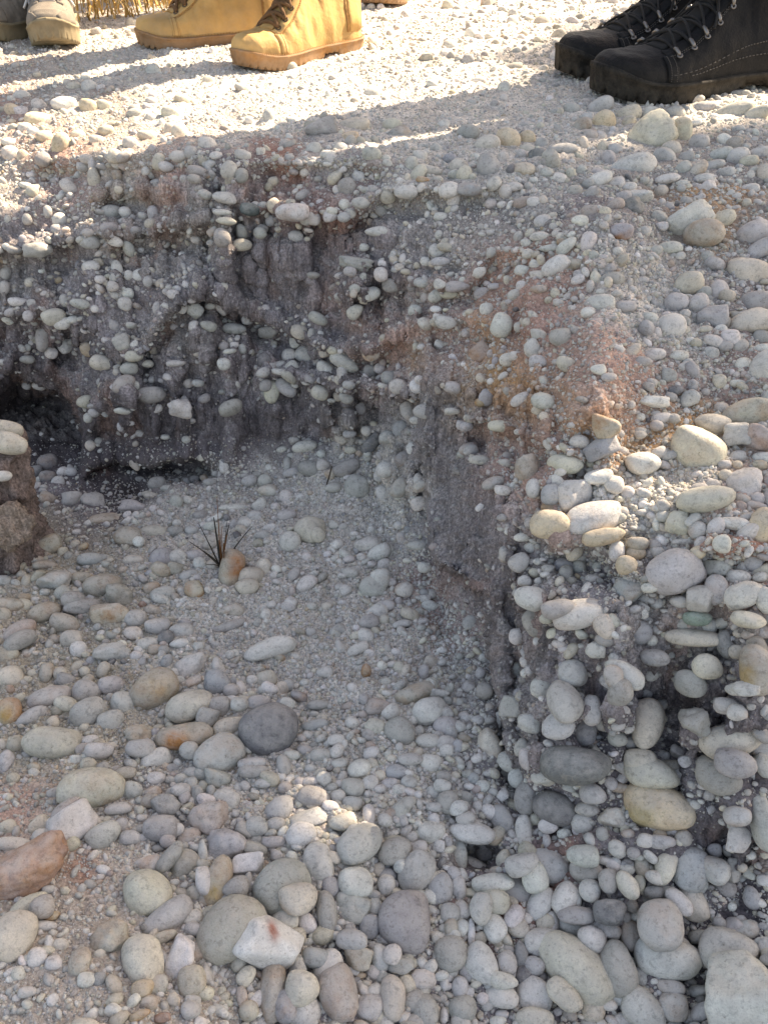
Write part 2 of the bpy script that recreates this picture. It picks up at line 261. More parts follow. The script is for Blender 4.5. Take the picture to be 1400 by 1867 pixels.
(700, 934): """605 52 72 53 0 C;762 22 100 60 -10 w;797 93 76 31 -12 C;845 150 28 40 0 w;883 192 38 35 0 C;915 148 36 28 0 C;922 112 40 24 0 y;1043 200 97 78 -30 g;
1130 135 28 24 0 C;1090 105 45 14 -5 w;888 288 52 48 0 bx;551 310 58 44 15 w;520 262 25 20 0 w;640 350 60 34 -20 m;712 371 98 53 -12 w;492 182 34 38 40 g;
443 153 19 30 0 g;505 457 28 30 0 w;545 405 36 50 -20 m;722 447 24 18 0 wx;765 500 35 30 0 wx;660 230 25 30 0 m;710 212 26 26 0 g;740 290 14 26 30 w;
1142 388 50 26 5 e;1130 454 97 31 2 c;983 467 20 20 0 w;987 528 50 30 0 m;872 584 74 38 38 w;694 590 52 50 0 g;655 690 74 60 50 g;754 688 38 54 -10 w;
845 650 45 50 0 m;540 770 42 34 5 w;634 784 56 47 10 w;735 800 38 50 0 d;945 770 57 90 8 c;860 830 35 28 0 m;1172 565 54 45 20 c;1130 620 58 46 20 m;
1283 715 45 30 5 g;1360 575 62 90 -5 y;1310 310 70 46 -25 w;1385 335 35 48 -20 w;1330 395 60 30 10 c;1290 250 42 26 0 w;1150 315 45 48 0 gx;1210 290 40 55 0 g;
1218 205 50 28 0 wx;1225 118 32 34 0 w;1143 62 34 33 0 g;1062 30 42 44 0 cr;1375 60 48 75 20 C;1270 45 55 24 5 w;1356 190 18 18 0 w;1270 830 112 60 -20 c;
1380 850 42 60 0 g;1270 915 70 50 0 m;1140 770 55 50 0 mr;685 912 122 68 5 D;455 910 42 38 0 w;530 900 30 38 0 w;510 860 32 34 0 g;462 708 40 38 0 gx;
478 590 22 28 0 g;385 850 40 62 -20 c;930 910 55 45 0 c;1045 930 45 25 0 c;795 760 35 38 0 m;112 673 76 34 -22 y;165 740 62 48 -10 w;60 808 58 50 40 m;
160 838 46 26 0 w;127 800 20 22 0 g;227 880 26 25 0 w;155 902 22 20 0 w;368 665 32 32 0 m;205 680 36 17 10 wx;145 580 22 30 0 g;245 808 22 26 0 g;
275 790 24 20 0 w;292 830 25 18 0 y;265 862 22 25 0 b;95 915 45 22 0 g;25 740 35 28 -30 w;65 408 36 15 -15 w;125 123 38 20 0 g;10 140 18 28 0 m;
310 640 26 22 0 gr;230 750 24 26 0 g;1320 640 60 30 0 gr;1010 700 22 20 0 g;900 840 30 24 0 m;830 600 34 44 0 g;1060 250 26 24 0 g;1080 330 34 22 0 g;830 560 24 18 0 g;
1240 480 30 50 -15 D;1000 240 20 20 0 w;970 270 30 20 0 w""",
(0, 1400): """840 590 130 100 -38 q2;978 645 108 82 30 Wx;1025 430 104 84 -35 m;1090 478 66 54 -20 c;1160 345 54 70 -10 w;1192 530 36 74 -12 m;1297 415 62 52 0 w;
1205 437 32 36 0 b;1040 555 48 38 0 w;1122 565 34 36 0 w;1080 618 36 32 0 c;1230 820 70 95 -8 M;1102 808 60 58 0 c;1105 890 62 58 -30 w;1345 870 50 48 20 g;
1200 720 58 46 -40 w;1302 690 52 40 20 yx;1283 625 55 36 10 g;1350 570 38 42 0 b;1390 690 35 46 0 w;1290 500 65 54 0 gr;1155 690 50 34 0 b;1085 740 32 50 0 g;
990 820 48 100 10 y;1040 870 40 54 0 V;905 890 35 34 0 y;878 840 20 34 0 P;540 448 84 78 0 c;617 530 92 50 -35 g;523 705 70 92 -8 c;660 692 52 80 15 Wr;
700 783 50 56 0 y;398 615 66 56 0 yr;292 715 38 52 10 y;320 775 34 26 0 w;50 615 75 85 20 c;105 510 70 34 -25 c;155 515 42 40 0 m;160 575 48 18 15 w;190 543 28 16 0 o;
90 378 165 92 -24 Rr;260 200 90 64 -30 wx;335 78 115 70 0 c;240 150 58 28 -40 m;485 80 36 34 0 g;150 248 32 32 0 g;380 242 60 44 -30 g;432 150 48 22 -5 g;
545 118 34 26 -10 y;475 248 38 26 0 g;440 200 28 24 0 g;590 222 66 48 5 m;643 218 28 22 0 w;612 255 28 24 0 g;620 315 62 28 -45 m;673 340 54 50 -30 m;740 310 18 42 -5 w;
795 415 48 94 22 y;745 410 30 48 0 w;860 440 48 36 -10 m;905 425 18 36 0 m;825 282 72 66 0 gr;905 358 56 38 -3 Wx;930 298 45 25 15 m;1098 248 55 42 -10 W;
1020 148 58 44 -35 g;1145 110 60 38 15 m;1130 185 75 30 -10 gr;1140 47 36 18 0 w;1040 72 26 22 0 m;1232 107 28 26 0 w;1208 152 30 19 0 w;1250 203 50 33 -10 w;
1295 237 32 30 0 g;1310 280 88 62 -35 g;1345 180 22 45 0 w;1285 130 38 26 0 g;760 190 72 60 0 Pr;605 135 52 42 0 mr;795 35 48 36 0 mr;925 20 55 24 0 m;695 70 28 38 0 m;
570 45 32 22 0 w;1260 270 40 20 0 m;1005 205 35 25 0 g;935 220 42 36 0 g;1000 270 45 20 0 g;505 920 38 16 -15 o;590 920 30 18 0 r;690 900 35 30 0 g;600 610 45 20 -15 y;
60 270 70 26 15 w;30 205 30 26 0 c;620 40 20 14 0 g;660 35 30 22 0 g;740 20 34 24 0 g;660 85 36 24 0 g;740 75 18 24 0 m;770 95 16 24 0 m;820 105 40 24 0 g;
1010 320 22 20 0 g;1240 60 22 16 0 w;1290 75 44 34 0 g;1350 60 30 26 0 w;1330 215 22 20 0 w;1095 50 20 20 0 g;960 60 30 18 0 g;575 790 36 30 0 gr;540 870 30 24 0 y;1370 500 30 34 0 w""",
(700, 1400): """1003 148 123 85 8 C2;628 145 80 58 18 K;520 108 42 60 0 m;770 82 48 38 15 g;750 150 42 24 10 g;833 183 55 37 0 wr;862 66 40 18 0 y;695 728 150 92 40 c;
852 728 68 92 -10 m;1006 572 78 86 0 g;1045 690 115 76 0 w;1250 672 100 80 10 g;1345 835 150 140 0 wx;1108 362 62 78 10 b;1015 357 38 60 10 c;1205 372 58 46 30 g;
1125 490 48 66 -20 c;1075 490 54 32 40 w;725 302 56 38 0 g;811 336 34 16 5 w;745 385 60 38 0 m;820 420 34 42 0 m;887 430 52 34 50 c;752 448 38 40 0 w;665 475 44 58 30 w;
565 497 64 40 -55 w;825 523 58 44 0 d;700 535 65 32 0 m;695 578 58 36 5 w;760 620 50 41 20 w;818 586 45 31 10 w;898 608 38 56 0 P;570 628 68 40 -20 w;470 436 82 42 20 m;
395 412 75 33 -10 w;540 388 46 56 -20 w;500 350 60 38 -20 g;600 350 72 58 20 g;325 240 80 38 5 w;270 320 32 62 -10 w;325 352 55 31 10 w;372 312 40 28 0 g;410 244 38 24 -55 y;
432 330 28 34 0 c;508 228 30 58 -5 w;555 186 24 22 0 c;430 185 38 54 -30 m;400 495 55 40 0 c;350 520 40 54 0 g;400 584 42 50 -20 w;318 605 14 50 0 w;283 586 24 30 0 w;
240 530 35 34 0 g;355 720 74 58 45 w;440 715 34 40 0 g;430 778 52 28 5 w;540 725 40 32 0 g;423 838 62 37 0 w;545 826 68 58 25 w;655 836 68 42 40 c;548 915 68 38 0 c;
760 886 42 44 0 c;940 880 84 62 30 w;1055 870 52 48 0 g;1058 800 48 26 0 g;75 560 92 106 0 m2;120 370 60 78 40 g;212 438 46 50 -20 g;175 228 50 38 0 w;
128 290 30 28 0 w;62 350 26 28 0 w;40 300 62 46 -20 M;30 840 45 74 0 c;147 886 48 55 0 m;240 680 60 60 0 m;140 775 48 36 0 w;85 790 28 38 -30 c;275 805 30 38 0 g;
285 880 50 44 0 m;217 905 16 26 0 w;70 145 52 28 -35 g;232 130 40 42 0 m;272 148 32 28 0 w;298 185 35 24 -20 g;210 78 32 24 0 w;120 105 18 16 0 w;1245 35 90 66 10 M;
975 20 95 56 10 c;1380 190 46 105 -15 g;1285 165 48 36 0 g;1295 250 42 46 0 wx;1335 470 30 40 -20 b;1345 318 18 18 0 w;940 355 28 40 0 c;985 400 33 25 0 w;
987 455 38 27 0 m;885 375 28 22 0 w;935 415 20 30 0 c;1085 262 30 28 0 m;1200 300 26 24 0 g;660 250 26 22 0 w;710 230 24 22 0 g;800 255 22 24 0 m;495 690 26 50 0 D;
600 215 36 26 0 w;610 560 22 34 0 w;710 480 16 24 0 w;1270 370 30 44 0 mr;1090 660 36 40 0 g;200 620 26 24 0 w;240 585 24 30 0 y;60 720 50 30 0 mr;30 680 34 34 0 w;
10 420 34 36 0 w;130 460 26 18 0 g;90 60 30 24 0 g;20 60 30 20 0 g;340 140 18 18 0 w;360 70 24 22 0 w;300 100 26 20 0 g;180 150 30 18 0 g"""}
# ---------------------------------------------------------------- the gully: how deep the ground lies below the upper bank
# rows every 100 px down the picture, columns every 100 px across; plain numbers are depths in cm,
# 'y..' numbers are the horizontal distance of a steep face in cm
ZG = """
0 0 0 0 0 0 0 0 0 0 0 0 0 0 0
0 0 0 0 0 0 0 0 0 0 0 0 0 0 0
1.5 1 .5 0 0 0 0 0 0 0 0 0 0 0 0
4.5 4 y99 y96 y95 y94 y92 y92 .2 0 0 .5 .8 1 1
y97 y97 y96 y94 y93 y91 y89 y87 y84 y82 y79 y77 2.2 2 2
y94 y94 y93 y92 y90 y89 y87 y85 y81 y78 y74 y72 4 4 4
y92 y92 y90 y89 y88 y88 y86 y83 y77 y73 y68 y66 6 6 6
y91 y91 y88 y87 y86 y85 y83 y79 y73 y68 y63 y60 8 8 7.5
y92 y95 y88 y85 y84 y84 28 25.5 y71.5 y65 y59 11 10.5 10 9.5
33 33 33 32 32 31 30 29 y70 y58 13.5 12.5 12 11 10.5
32 32 32 32 32 31.5 31 31 y65 y55 16 15 14 13 12.5
32 32 32 32 32 32 32 32 32 y56 y48 y46 y45 y44 y43
31.5 32 32 32 32 32 32 32 32 31 y46 y44 y43.5 y42.5 y41
31 31.5 32 32 32 32 32 32 32 31.5 y43.5 y42.5 y42 y40.5 y39
31 31 31.5 32 32 32 32 32 32 32 y41 y39.5 y39.5 y38.5 y37
30 30.5 31 31.5 32 32 32 32 32.5 33 y37.8 y36.5 y36 y35 y34
29.5 30 30.5 31 31.5 32 32.5 33 33 33.5 33.5 y33 y32.5 31.5 30
29 29.5 30 30.5 31.5 32.5 33 33.5 34 34.5 35 35 34 33 31
29 29 29.5 30.5 31.5 33 33.5 34 35 35.5 36 36 35 34 31
29 29 29.5 30.5 31.5 33 34 35 36 36 36 36 35.5 34 31
"""
zrows = []
for r, line in enumerate(ZG.strip().splitlines()):
    tv = float(tan_of(r * 100)); out = []
    for t in line.split():
        out.append(CZ - float(t[1:]) / 100 * tv if t[0] == 'y' else -float(t) / 100)
    zrows.append(out)
ZGRID = np.array(zrows)
ucols = np.concatenate([[-9000, -3500, -1800, -1200], np.arange(-900, -30, 15), np.arange(-30, 1431, 3.0), np.arange(1445, 2301, 15), [2700, 3400, 5500, 10000]])
Yfar = np.array([400, 120, 50, 25, 15, 10, 7, 5, 4, 3.4, 2.9, 2.6, 2.4, 2.25])
vfar = 933.5 + FPX * np.tan(np.arctan(CZ / Yfar) - rad(PITCH))
vrows = np.concatenate([vfar, np.arange(-33, 1901, 3.0), np.arange(1915, 2320, 15)])
vrows = np.unique(np.round(vrows, 3))
U, V = np.meshgrid(ucols, vrows)
Z = bilin(ZGRID, U / 100, np.clip(V, 0, None) / 100)
def blur(a, k, axis):
    ker = np.exp(-np.linspace(-2, 2, 2 * k + 1) ** 2 / 1.6); ker /= ker.sum()
    pad = [(0, 0), (0, 0)]; pad[axis] = (k, k); b = np.pad(a, pad, mode='edge'); out = 0
    for i, w in enumerate(ker):
        sl = [slice(None)] * 2; sl[axis] = slice(i, i + a.shape[axis]); out = out + w * b[tuple(sl)]
    return out
Z = blur(blur(Z, 6, 0), 6, 1)
DIR = ray(U, V)
Y = (Z - CZ) / DIR[..., 2] * DIR[..., 1]
Y0 = Y.copy()
near = (V > -40)
# terraces: the pebble courses that stand proud of the face, undercut below
LEDGES = [
 ([(-60, 475), (0, 462), (70, 450), (180, 432), (330, 412), (400, 402)], .022),
 ([(480, 385), (560, 398), (640, 392), (700, 352), (760, 346), (840, 352), (920, 345)], .020),
 ([(60, 300), (160, 290), (260, 282), (330, 280), (440, 285), (520, 296), (600, 285), (700, 300)], .020),
 ([(-60, 585), (60, 575), (140, 560)], .016),
 ([(150, 655), (190, 640), (260, 645), (300, 575), (370, 528), (430, 556), (520, 600), (600, 640), (690, 640), (740, 600)], .024),
 ([(630, 540), (700, 508), (780, 526), (850, 520), (900, 462), (960, 460)], .014),
 ([(770, 590), (840, 580), (900, 600)], .014),
 ([(480, 680), (560, 690), (620, 700), (760, 730)], .018),
 ([(840, 775), (900, 770), (960, 800), (1060, 838)], .015),
 ([(950, 960), (1010, 985), (1090, 1000), (1130, 1040), (1200, 1075), (1290, 1000), (1400, 1010), (1500, 1010)], .010),
 ([(930, 1290), (1010, 1310), (1100, 1300), (1180, 1330), (1290, 1350), (1420, 1300)], .007),
 ([(820, 1590), (900, 1600), (1000, 1560), (1100, 1540), (1250, 1560)], .004),
 ([(900, 330), (1000, 300), (1100, 330), (1200, 320), (1300, 330), (1420, 310)], .012)]
for pl, A in LEDGES:
    pu = np.array([p[0] for p in pl], float); pv = np.array([p[1] for p in pl], float)
    vl = np.interp(U, pu, pv); t = V - vl
    end = sstep(pu[0] - 40, pu[0] + 30, U) * (1 - sstep(pu[-1] - 30, pu[-1] + 40, U))
    Y = Y - near * A * end * (np.exp(-((t + 8) / 16.) ** 2) * .8 - .75 * np.exp(-((t - 34) / 26.) ** 2))
uf = np.interp(V, [600, 700, 780, 880, 1000, 1030, 1060, 1080, 1140, 1250, 1400, 1470], [772, 765, 770, 772, 778, 800, 850, 885, 895, 908, 925, 930])
Y = Y - near * .034 * sstep(-3, 9, U - uf) * np.exp(-np.clip(U - uf, 0, None) / 110) * sstep(610, 700, V) * (1 - sstep(1360, 1470, V))
# hollows washed out at the foot of the face, and crevices
for (cu, cv, ru, rv, A) in [(95, 800, 50, 80, .15), (40, 760, 50, 80, .08), (228, 882, 62, 32, .24), (330, 862, 60, 22, .08), (130, 640, 60, 40, .03), (235, 385, 70, 40, .03), (1215, 1290, 60, 70, .010),
                            (955, 1180, 34, 90, .02), (1060, 1030, 60, 45, .012), (1255, 1150, 50, 60, .006), (1320, 1560, 60, 60, .006), (938, 1340, 30, 130, .02), (870, 1560, 40, 30, .02)]:
    e = ((U - cu) / ru) ** 2 + ((V - cv) / rv) ** 2
    Y = Y + near * A * np.exp(-e ** 2 * 1.2)
# ribs and lumps
for (cu, cv, ru, rv, A) in [(165, 800, 22, 90, .03), (160, 500, 34, 120, .02), (215, 720, 40, 70, .03), (330, 600, 60, 90, .025), (490, 540, 70, 120, -.015), (600, 500, 60, 100, -.01),
                            (1080, 640, 80, 110, .02), (1050, 760, 60, 70, .025), (960, 560, 24, 90, .015), (905, 640, 18, 80, .012), (1000, 860, 40, 30, .02), (960, 700, 26, 60, .012),
                            (1130, 1180, 40, 120, .012), (1250, 940, 90, 60, .008), (60, 240, 90, 60, .02), (420, 330, 60, 60, .015), (440, 300, 20, 40, .01)]:
    e = ((U - cu) / ru) ** 2 + ((V - cv) / rv) ** 2
    Y = Y - near * A * np.exp(-e)
BANDS = [l[0] for l in LEDGES] + [[(385, 350), (395, 410), (400, 480)], [(240, 640), (270, 600), (330, 520), (410, 535)], [(400, 560), (460, 640), (500, 710)], [(620, 480), (690, 500), (745, 470)], [(100, 520), (110, 600), (60, 650)],
 [(180, 480), (230, 560), (230, 690)], [(190, 720), (260, 700), (330, 740)], [(560, 600), (600, 650), (700, 690), (740, 730)], [(880, 460), (980, 440), (1080, 400)], [(760, 480), (780, 560), (800, 600)], [(800, 620), (860, 700), (900, 790)], [(100, 380), (110, 430)], [(660, 300), (800, 290), (960, 280)]]
def band(u, v, wdt=24.):
    out = np.zeros(np.shape(u))
    for pl in BANDS:
        for (x0, y0), (x1, y1) in zip(pl[:-1], pl[1:]):
            L2 = (x1 - x0) ** 2 + (y1 - y0) ** 2; t = np.clip(((u - x0) * (x1 - x0) + (v - y0) * (y1 - y0)) / L2, 0, 1)
            out = np.maximum(out, np.exp(-((u - x0 - t * (x1 - x0)) ** 2 + (v - y0 - t * (y1 - y0) + 4) ** 2) / wdt ** 2))
    return out
def bare(u, v):
    o = np.zeros(np.shape(u))
    for (cu, cv, ru, rv) in [(840, 965, 62, 90), (926, 1210, 26, 150), (590, 480, 110, 62), (470, 530, 70, 80), (430, 790, 190, 50), (50, 420, 70, 26), (700, 600, 60, 50), (820, 760, 40, 110), (240, 870, 80, 40), (90, 800, 60, 60), (1080, 660, 90, 100), (980, 560, 40, 60), (700, 440, 60, 30), (1230, 1300, 60, 50), (1290, 1500, 60, 40)]:
        o = np.maximum(o, np.exp(-(((u - cu) / ru) ** 2 + ((v - cv) / rv) ** 2) ** 1.5))
    return 1 - .88 * o
# small columns left standing under the stones that shelter them
def parse_pebbles():
    out = []
    for (ou, ov), txt in PEB.items():
        for t in txt.replace('\n', '').split(';'):
            x, y, a, b, ang, code = t.split()
            out.append([ou + float(x) / 2, ov + float(y) / 2, float(a) / 2, float(b) / 2, float(ang), code[0], code[1:]])
    return out
PEBBLES = parse_pebbles()
gy, gx = np.gradient(Z)
prng = np.random.default_rng(5)
Pb = DIR * ((Z - CZ) / DIR[..., 2])[..., None] + np.array([0, 0, CZ])
def normals_of(P):
    du = np.gradient(P, axis=1); dv = np.gradient(P, axis=0)
    n = np.cross(dv, du); n /= np.linalg.norm(n, axis=-1, keepdims=True) + 1e-12
    flip = np.sum(n * DIR, -1) > 0
    n[flip] *= -1
    return n
Nb = normals_of(Pb)
STEEP = 1 - sstep(.35, .8, np.abs(Nb[..., 2])); STEEP = np.clip(blur(blur(STEEP, 4, 0), 4, 1), 0, 1) * near
def look(grid, u, v):
    x = np.interp(u, ucols, np.arange(len(ucols))); y = np.interp(v, vrows, np.arange(len(vrows)))
    return bilin(grid, x, y)
extra = [(prng.uniform(0, 1400), prng.uniform(300, 1650), prng.uniform(5, 12)) for _ in range(520)]
cols_ = [(p[0], p[1], p[2]) for p in PEBBLES if 6 < p[2] < 45] + extra
for (pu, pv, pa) in cols_:
    s = float(look(STEEP, np.array(pu), np.array(pv)))
    if s < .35: continue
    i0, i1 = np.searchsorted(ucols, [pu - 2.2 * pa - 4, pu + 2.2 * pa + 4]); L = prng.uniform(2.2, 6.5) * pa + 14
    j0, j1 = np.searchsorted(vrows, [pv - pa, pv + L * 1.3])
    uu = U[j0:j1, i0:i1]; vv = V[j0:j1, i0:i1]
    wu = np.exp(-np.abs((uu - pu) / (pa * .85)) ** 3)
    wv = sstep(pv - pa * .6, pv, vv) * (1 - sstep(pv + L * .55, pv + L * 1.2, vv))
    d = Y[j0:j1, i0:i1]
    Y[j0:j1, i0:i1] = d - s * wu * wv * pa / FPX * 1.1 * prng.uniform(.35, 1.0) * (1.35 if pv < 1000 else .5)
Z = CZ + Y / DIR[..., 1] * DIR[..., 2]
lim = np.where((U < 700) & (V < 1000), -.335, -1)
Z = np.maximum(Z, lim)
P = DIR * ((Z - CZ) / DIR[..., 2])[..., None] + np.array([0, 0, CZ])
Nn = normals_of(P)
fade = np.where(near, 1.0, 0.0) * (1 - sstep(2.2, 4, P[..., 1]))
s1 = STEEP
d = .008 * (fbm(P * 14, 3, 3) * .55 * (1 - s1) + .45 * s1 * fbm(P * np.array([18, 18, 10.0]), 3, 4)) + .0035 * fbm(P * 60, 3, 9)
rid = 1 - 2 * np.abs(fbm(P * np.array([58, 58, 5.0]), 2, 20)); d += s1 * (.0028 * rid + .0024 * fbm(P * np.array([130, 130, 9.0]), 2, 30) + .0016 * fbm(P * np.array([330, 330, 24.0]), 2, 33) + .0016 * fbm(P * 150, 2, 36))
gr = fbm(P * 230, 2, 40); d += .0014 * gr + .0008 * vnoise(P * 520, 50) + .0022 * np.clip(vnoise(P * 120, 60), 0, 1) ** 2
flat_bl = 1 - sstep(.7, 1.4, np.hypot((U - 100) / 260, (V - 1660) / 240))
d *= (1 - .5 * flat_bl) * (1 - .35 * (1 - s1) * (V < 330))
P = P + Nn * (d * fade)[..., None]
Nn = normals_of(P)
# ---- colour of the ground, by patches
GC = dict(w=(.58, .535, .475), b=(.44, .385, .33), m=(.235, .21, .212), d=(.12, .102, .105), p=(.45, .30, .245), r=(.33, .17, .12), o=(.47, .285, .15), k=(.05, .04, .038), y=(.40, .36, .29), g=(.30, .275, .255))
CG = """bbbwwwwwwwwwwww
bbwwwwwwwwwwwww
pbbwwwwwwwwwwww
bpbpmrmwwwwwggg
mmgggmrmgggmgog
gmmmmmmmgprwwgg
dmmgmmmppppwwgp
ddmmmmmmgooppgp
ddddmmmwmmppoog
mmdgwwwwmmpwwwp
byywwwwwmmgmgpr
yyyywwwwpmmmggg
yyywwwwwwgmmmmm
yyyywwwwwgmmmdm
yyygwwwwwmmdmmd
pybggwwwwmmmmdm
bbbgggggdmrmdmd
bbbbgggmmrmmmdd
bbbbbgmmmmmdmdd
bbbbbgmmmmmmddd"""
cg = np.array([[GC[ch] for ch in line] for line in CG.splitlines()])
wob = np.stack([fbm(P * 16, 3, 70), fbm(P * 16, 3, 75)], -1) * 42
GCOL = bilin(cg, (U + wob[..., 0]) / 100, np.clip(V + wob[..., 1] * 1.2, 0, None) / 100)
# streaks washed down the steep faces, dust on what faces up
st = fbm(P * np.array([75, 75, 4.0]), 3, 80)
GCOL = GCOL * (1 + s1 * .42 * st)[..., None]
red = np.clip(fbm(P * np.array([34, 34, 6.0]), 3, 90) * 1.6 - .45, 0, 1)[..., None] * s1[..., None]
GCOL = GCOL * (1 - red * .5) + np.array([.34, .21, .16]) * red * .5
side = sstep(60, 320, np.maximum(-U, U - 1400))[..., None]; base_c = (np.array([.40, .365, .325]) * (1 - .5 * s1[..., None]) + np.array([.02, 0, -.01])) * (1 + .16 * fbm(P * 9, 3, 95))[..., None]
GCOL = GCOL * (1 - side) + base_c * side
# small spots seen in particular places; near-black ones paint shade over the hollows' dark earth
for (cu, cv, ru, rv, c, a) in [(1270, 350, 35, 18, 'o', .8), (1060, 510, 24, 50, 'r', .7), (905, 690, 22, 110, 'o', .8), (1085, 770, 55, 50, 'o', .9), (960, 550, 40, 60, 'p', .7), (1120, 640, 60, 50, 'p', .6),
                              (850, 1052, 50, 9, 'r', .6), (1330, 990, 50, 30, 'r', .5), (135, 1590, 34, 40, 'r', .7), (610, 390, 60, 40, 'r', .5), (130, 260, 60, 25, 'r', .5), (230, 185, 30, 16, 'r', .6),
                              (310, 340, 20, 60, 'r', .4), (190, 850, 28, 12, 'r', .6), (940, 1650, 50, 60, 'r', .6), (960, 850, 60, 30, 'p', .7), (770, 645, 40, 20, 'o', .5), (20, 950, 50, 60, 'b', .6), (330, 1490, 40, 20, 'r', .4),
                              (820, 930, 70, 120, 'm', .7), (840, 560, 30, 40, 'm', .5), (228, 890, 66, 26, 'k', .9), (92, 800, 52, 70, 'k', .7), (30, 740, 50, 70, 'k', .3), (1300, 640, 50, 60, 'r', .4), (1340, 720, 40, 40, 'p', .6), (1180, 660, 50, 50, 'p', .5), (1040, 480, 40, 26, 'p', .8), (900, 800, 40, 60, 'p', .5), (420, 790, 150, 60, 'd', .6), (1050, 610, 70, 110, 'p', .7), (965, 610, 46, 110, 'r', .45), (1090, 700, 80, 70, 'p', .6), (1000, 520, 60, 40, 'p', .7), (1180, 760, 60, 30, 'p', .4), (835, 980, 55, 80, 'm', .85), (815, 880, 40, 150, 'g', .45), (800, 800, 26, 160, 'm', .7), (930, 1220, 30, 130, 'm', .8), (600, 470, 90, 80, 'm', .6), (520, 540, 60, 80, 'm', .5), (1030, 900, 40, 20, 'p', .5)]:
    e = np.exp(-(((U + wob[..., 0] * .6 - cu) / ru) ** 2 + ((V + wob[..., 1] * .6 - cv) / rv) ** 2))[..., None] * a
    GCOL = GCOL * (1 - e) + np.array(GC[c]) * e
up = sstep(.55, .95, Nn[..., 2]) * s1
GCOL = GCOL * (1 - .5 * up[..., None]) + np.array([.44, .40, .36]) * .5 * up[..., None]
# rows behind the camera close the ground off
last = P[-1]; rows = [P]; cr = [GCOL]
for yb, zb in ((-.05, -.38), (-.4, -.37), (-1.2, -.2), (-3, 0), (-30, 0), (-300, 0)):
    r = last.copy(); f = 1 + abs(yb) * 3; r[:, 0] *= f; r[:, 1] = yb; r[:, 2] = zb; rows.append(r[None]); cr.append(GCOL[-1:])
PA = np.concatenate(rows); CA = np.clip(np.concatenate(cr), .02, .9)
nr, nc = PA.shape[:2]
idx = np.arange(nr * nc).reshape(nr, nc)
quads = np.stack([idx[:-1, :-1], idx[1:, :-1], idx[1:, 1:], idx[:-1, 1:]], -1).reshape(-1, 4)
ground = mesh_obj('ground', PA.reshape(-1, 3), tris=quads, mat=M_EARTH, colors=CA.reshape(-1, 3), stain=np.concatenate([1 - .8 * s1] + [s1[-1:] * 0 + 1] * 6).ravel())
tag(ground, kind='structure')
Nn[Nn[..., 2] < -.2] *= 1

# ---------------------------------------------------------------- stone shapes
def ico(sub):
    bm = bmesh.new(); bmesh.ops.create_icosphere(bm, subdivisions=sub, radius=1)
    v = np.array([x.co[:] for x in bm.verts]); f = np.array([[q.index for q in x.verts] for x in bm.faces]); bm.free(); return v, f
ICO = {k: ico(k) for k in (1, 2, 3, 4, 5)}
def stone(sub, kind='', g=None):
    g = g or rng
    v, f = ICO[sub]
    n = {'': 16, 'x': 11, 'r': 13}.get(kind, 18); p = {'': g.uniform(4.0, 6.2), 'x': 15.0, 'r': 8.0}.get(kind, 4.5)
    pl = g.normal(size=(n, 3)); pl /= np.linalg.norm(pl, axis=1)[:, None]
    h = g.uniform(.80 if kind == '' else .72, 1.14, n)
    pl = np.concatenate([pl, np.eye(3), -np.eye(3)]); h = np.concatenate([h, g.uniform(.95, 1.1, 6)])
    d = np.clip(v @ pl.T, 0, None) / h
    r = (d ** p).sum(1) ** (-1 / p)
    if kind == '': r = (r / r.mean()) * .55 + .45
    w = v * r[:, None]
    off = g.uniform(-99, 99, 3)
    amp = {'': g.uniform(.02, .05), 'x': .035, 'r': .10}.get(kind, .03)
    w = w * (1 + amp * fbm(v * 1.8 + off, 2, 1) + (.05 * fbm(v * 5 + off, 3, 2) if kind == 'r' else (.022 * fbm(v * 6 + off, 2, 2) if kind == 'x' else .006 * fbm(v * 7 + off, 2, 2))))[:, None]
    if kind != 'x': w[:, 0] *= 1 + 0; w[:, 1] *= 1 - g.uniform(-.16, .16) * w[:, 0]
    lo, hi = w.min(0), w.max(0)
    return (w - (lo + hi) / 2) / ((hi - lo) / 2), f
PCOL = dict(w=(.68, .655, .60), W=(.78, .76, .71), c=(.62, .57, .46), C=(.70, .56, .38), g=(.51, .495, .46), m=(.38, .365, .335), M=(.39, .355, .31), d=(.15, .152, .158), D=(.15, .15, .152),
            q=(.44, .415, .34), K=(.235, .23, .22), b=(.38, .385, .39), V=(.33, .325, .37), y=(.45, .41, .33), Y=(.52, .45, .32), o=(.46, .35, .23), O=(.50, .315, .175), r=(.26, .12, .08), R=(.43, .29, .225), P=(.46, .39, .345), e=(.26, .33, .27), E=(.12, .15, .14))
FRAME_ROT = Matrix(((1, 0, 0), (0, SP, CP), (0, CP, -SP)))
def stone_frame(u, v, ang):
    """axes of a stone: long axis as it lies across the view, second axis, and depth"""
    d = ray(u, v); d = d / np.linalg.norm(d)
    up = np.array([0, SP, CP]); r = np.cross(d, up); r /= np.linalg.norm(r); up2 = np.cross(r, d)
    a = rad(-ang); e1 = r * math.cos(a) + up2 * math.sin(a); e2 = -r * math.sin(a) + up2 * math.cos(a)
    return np.stack([e1, e2, -d])
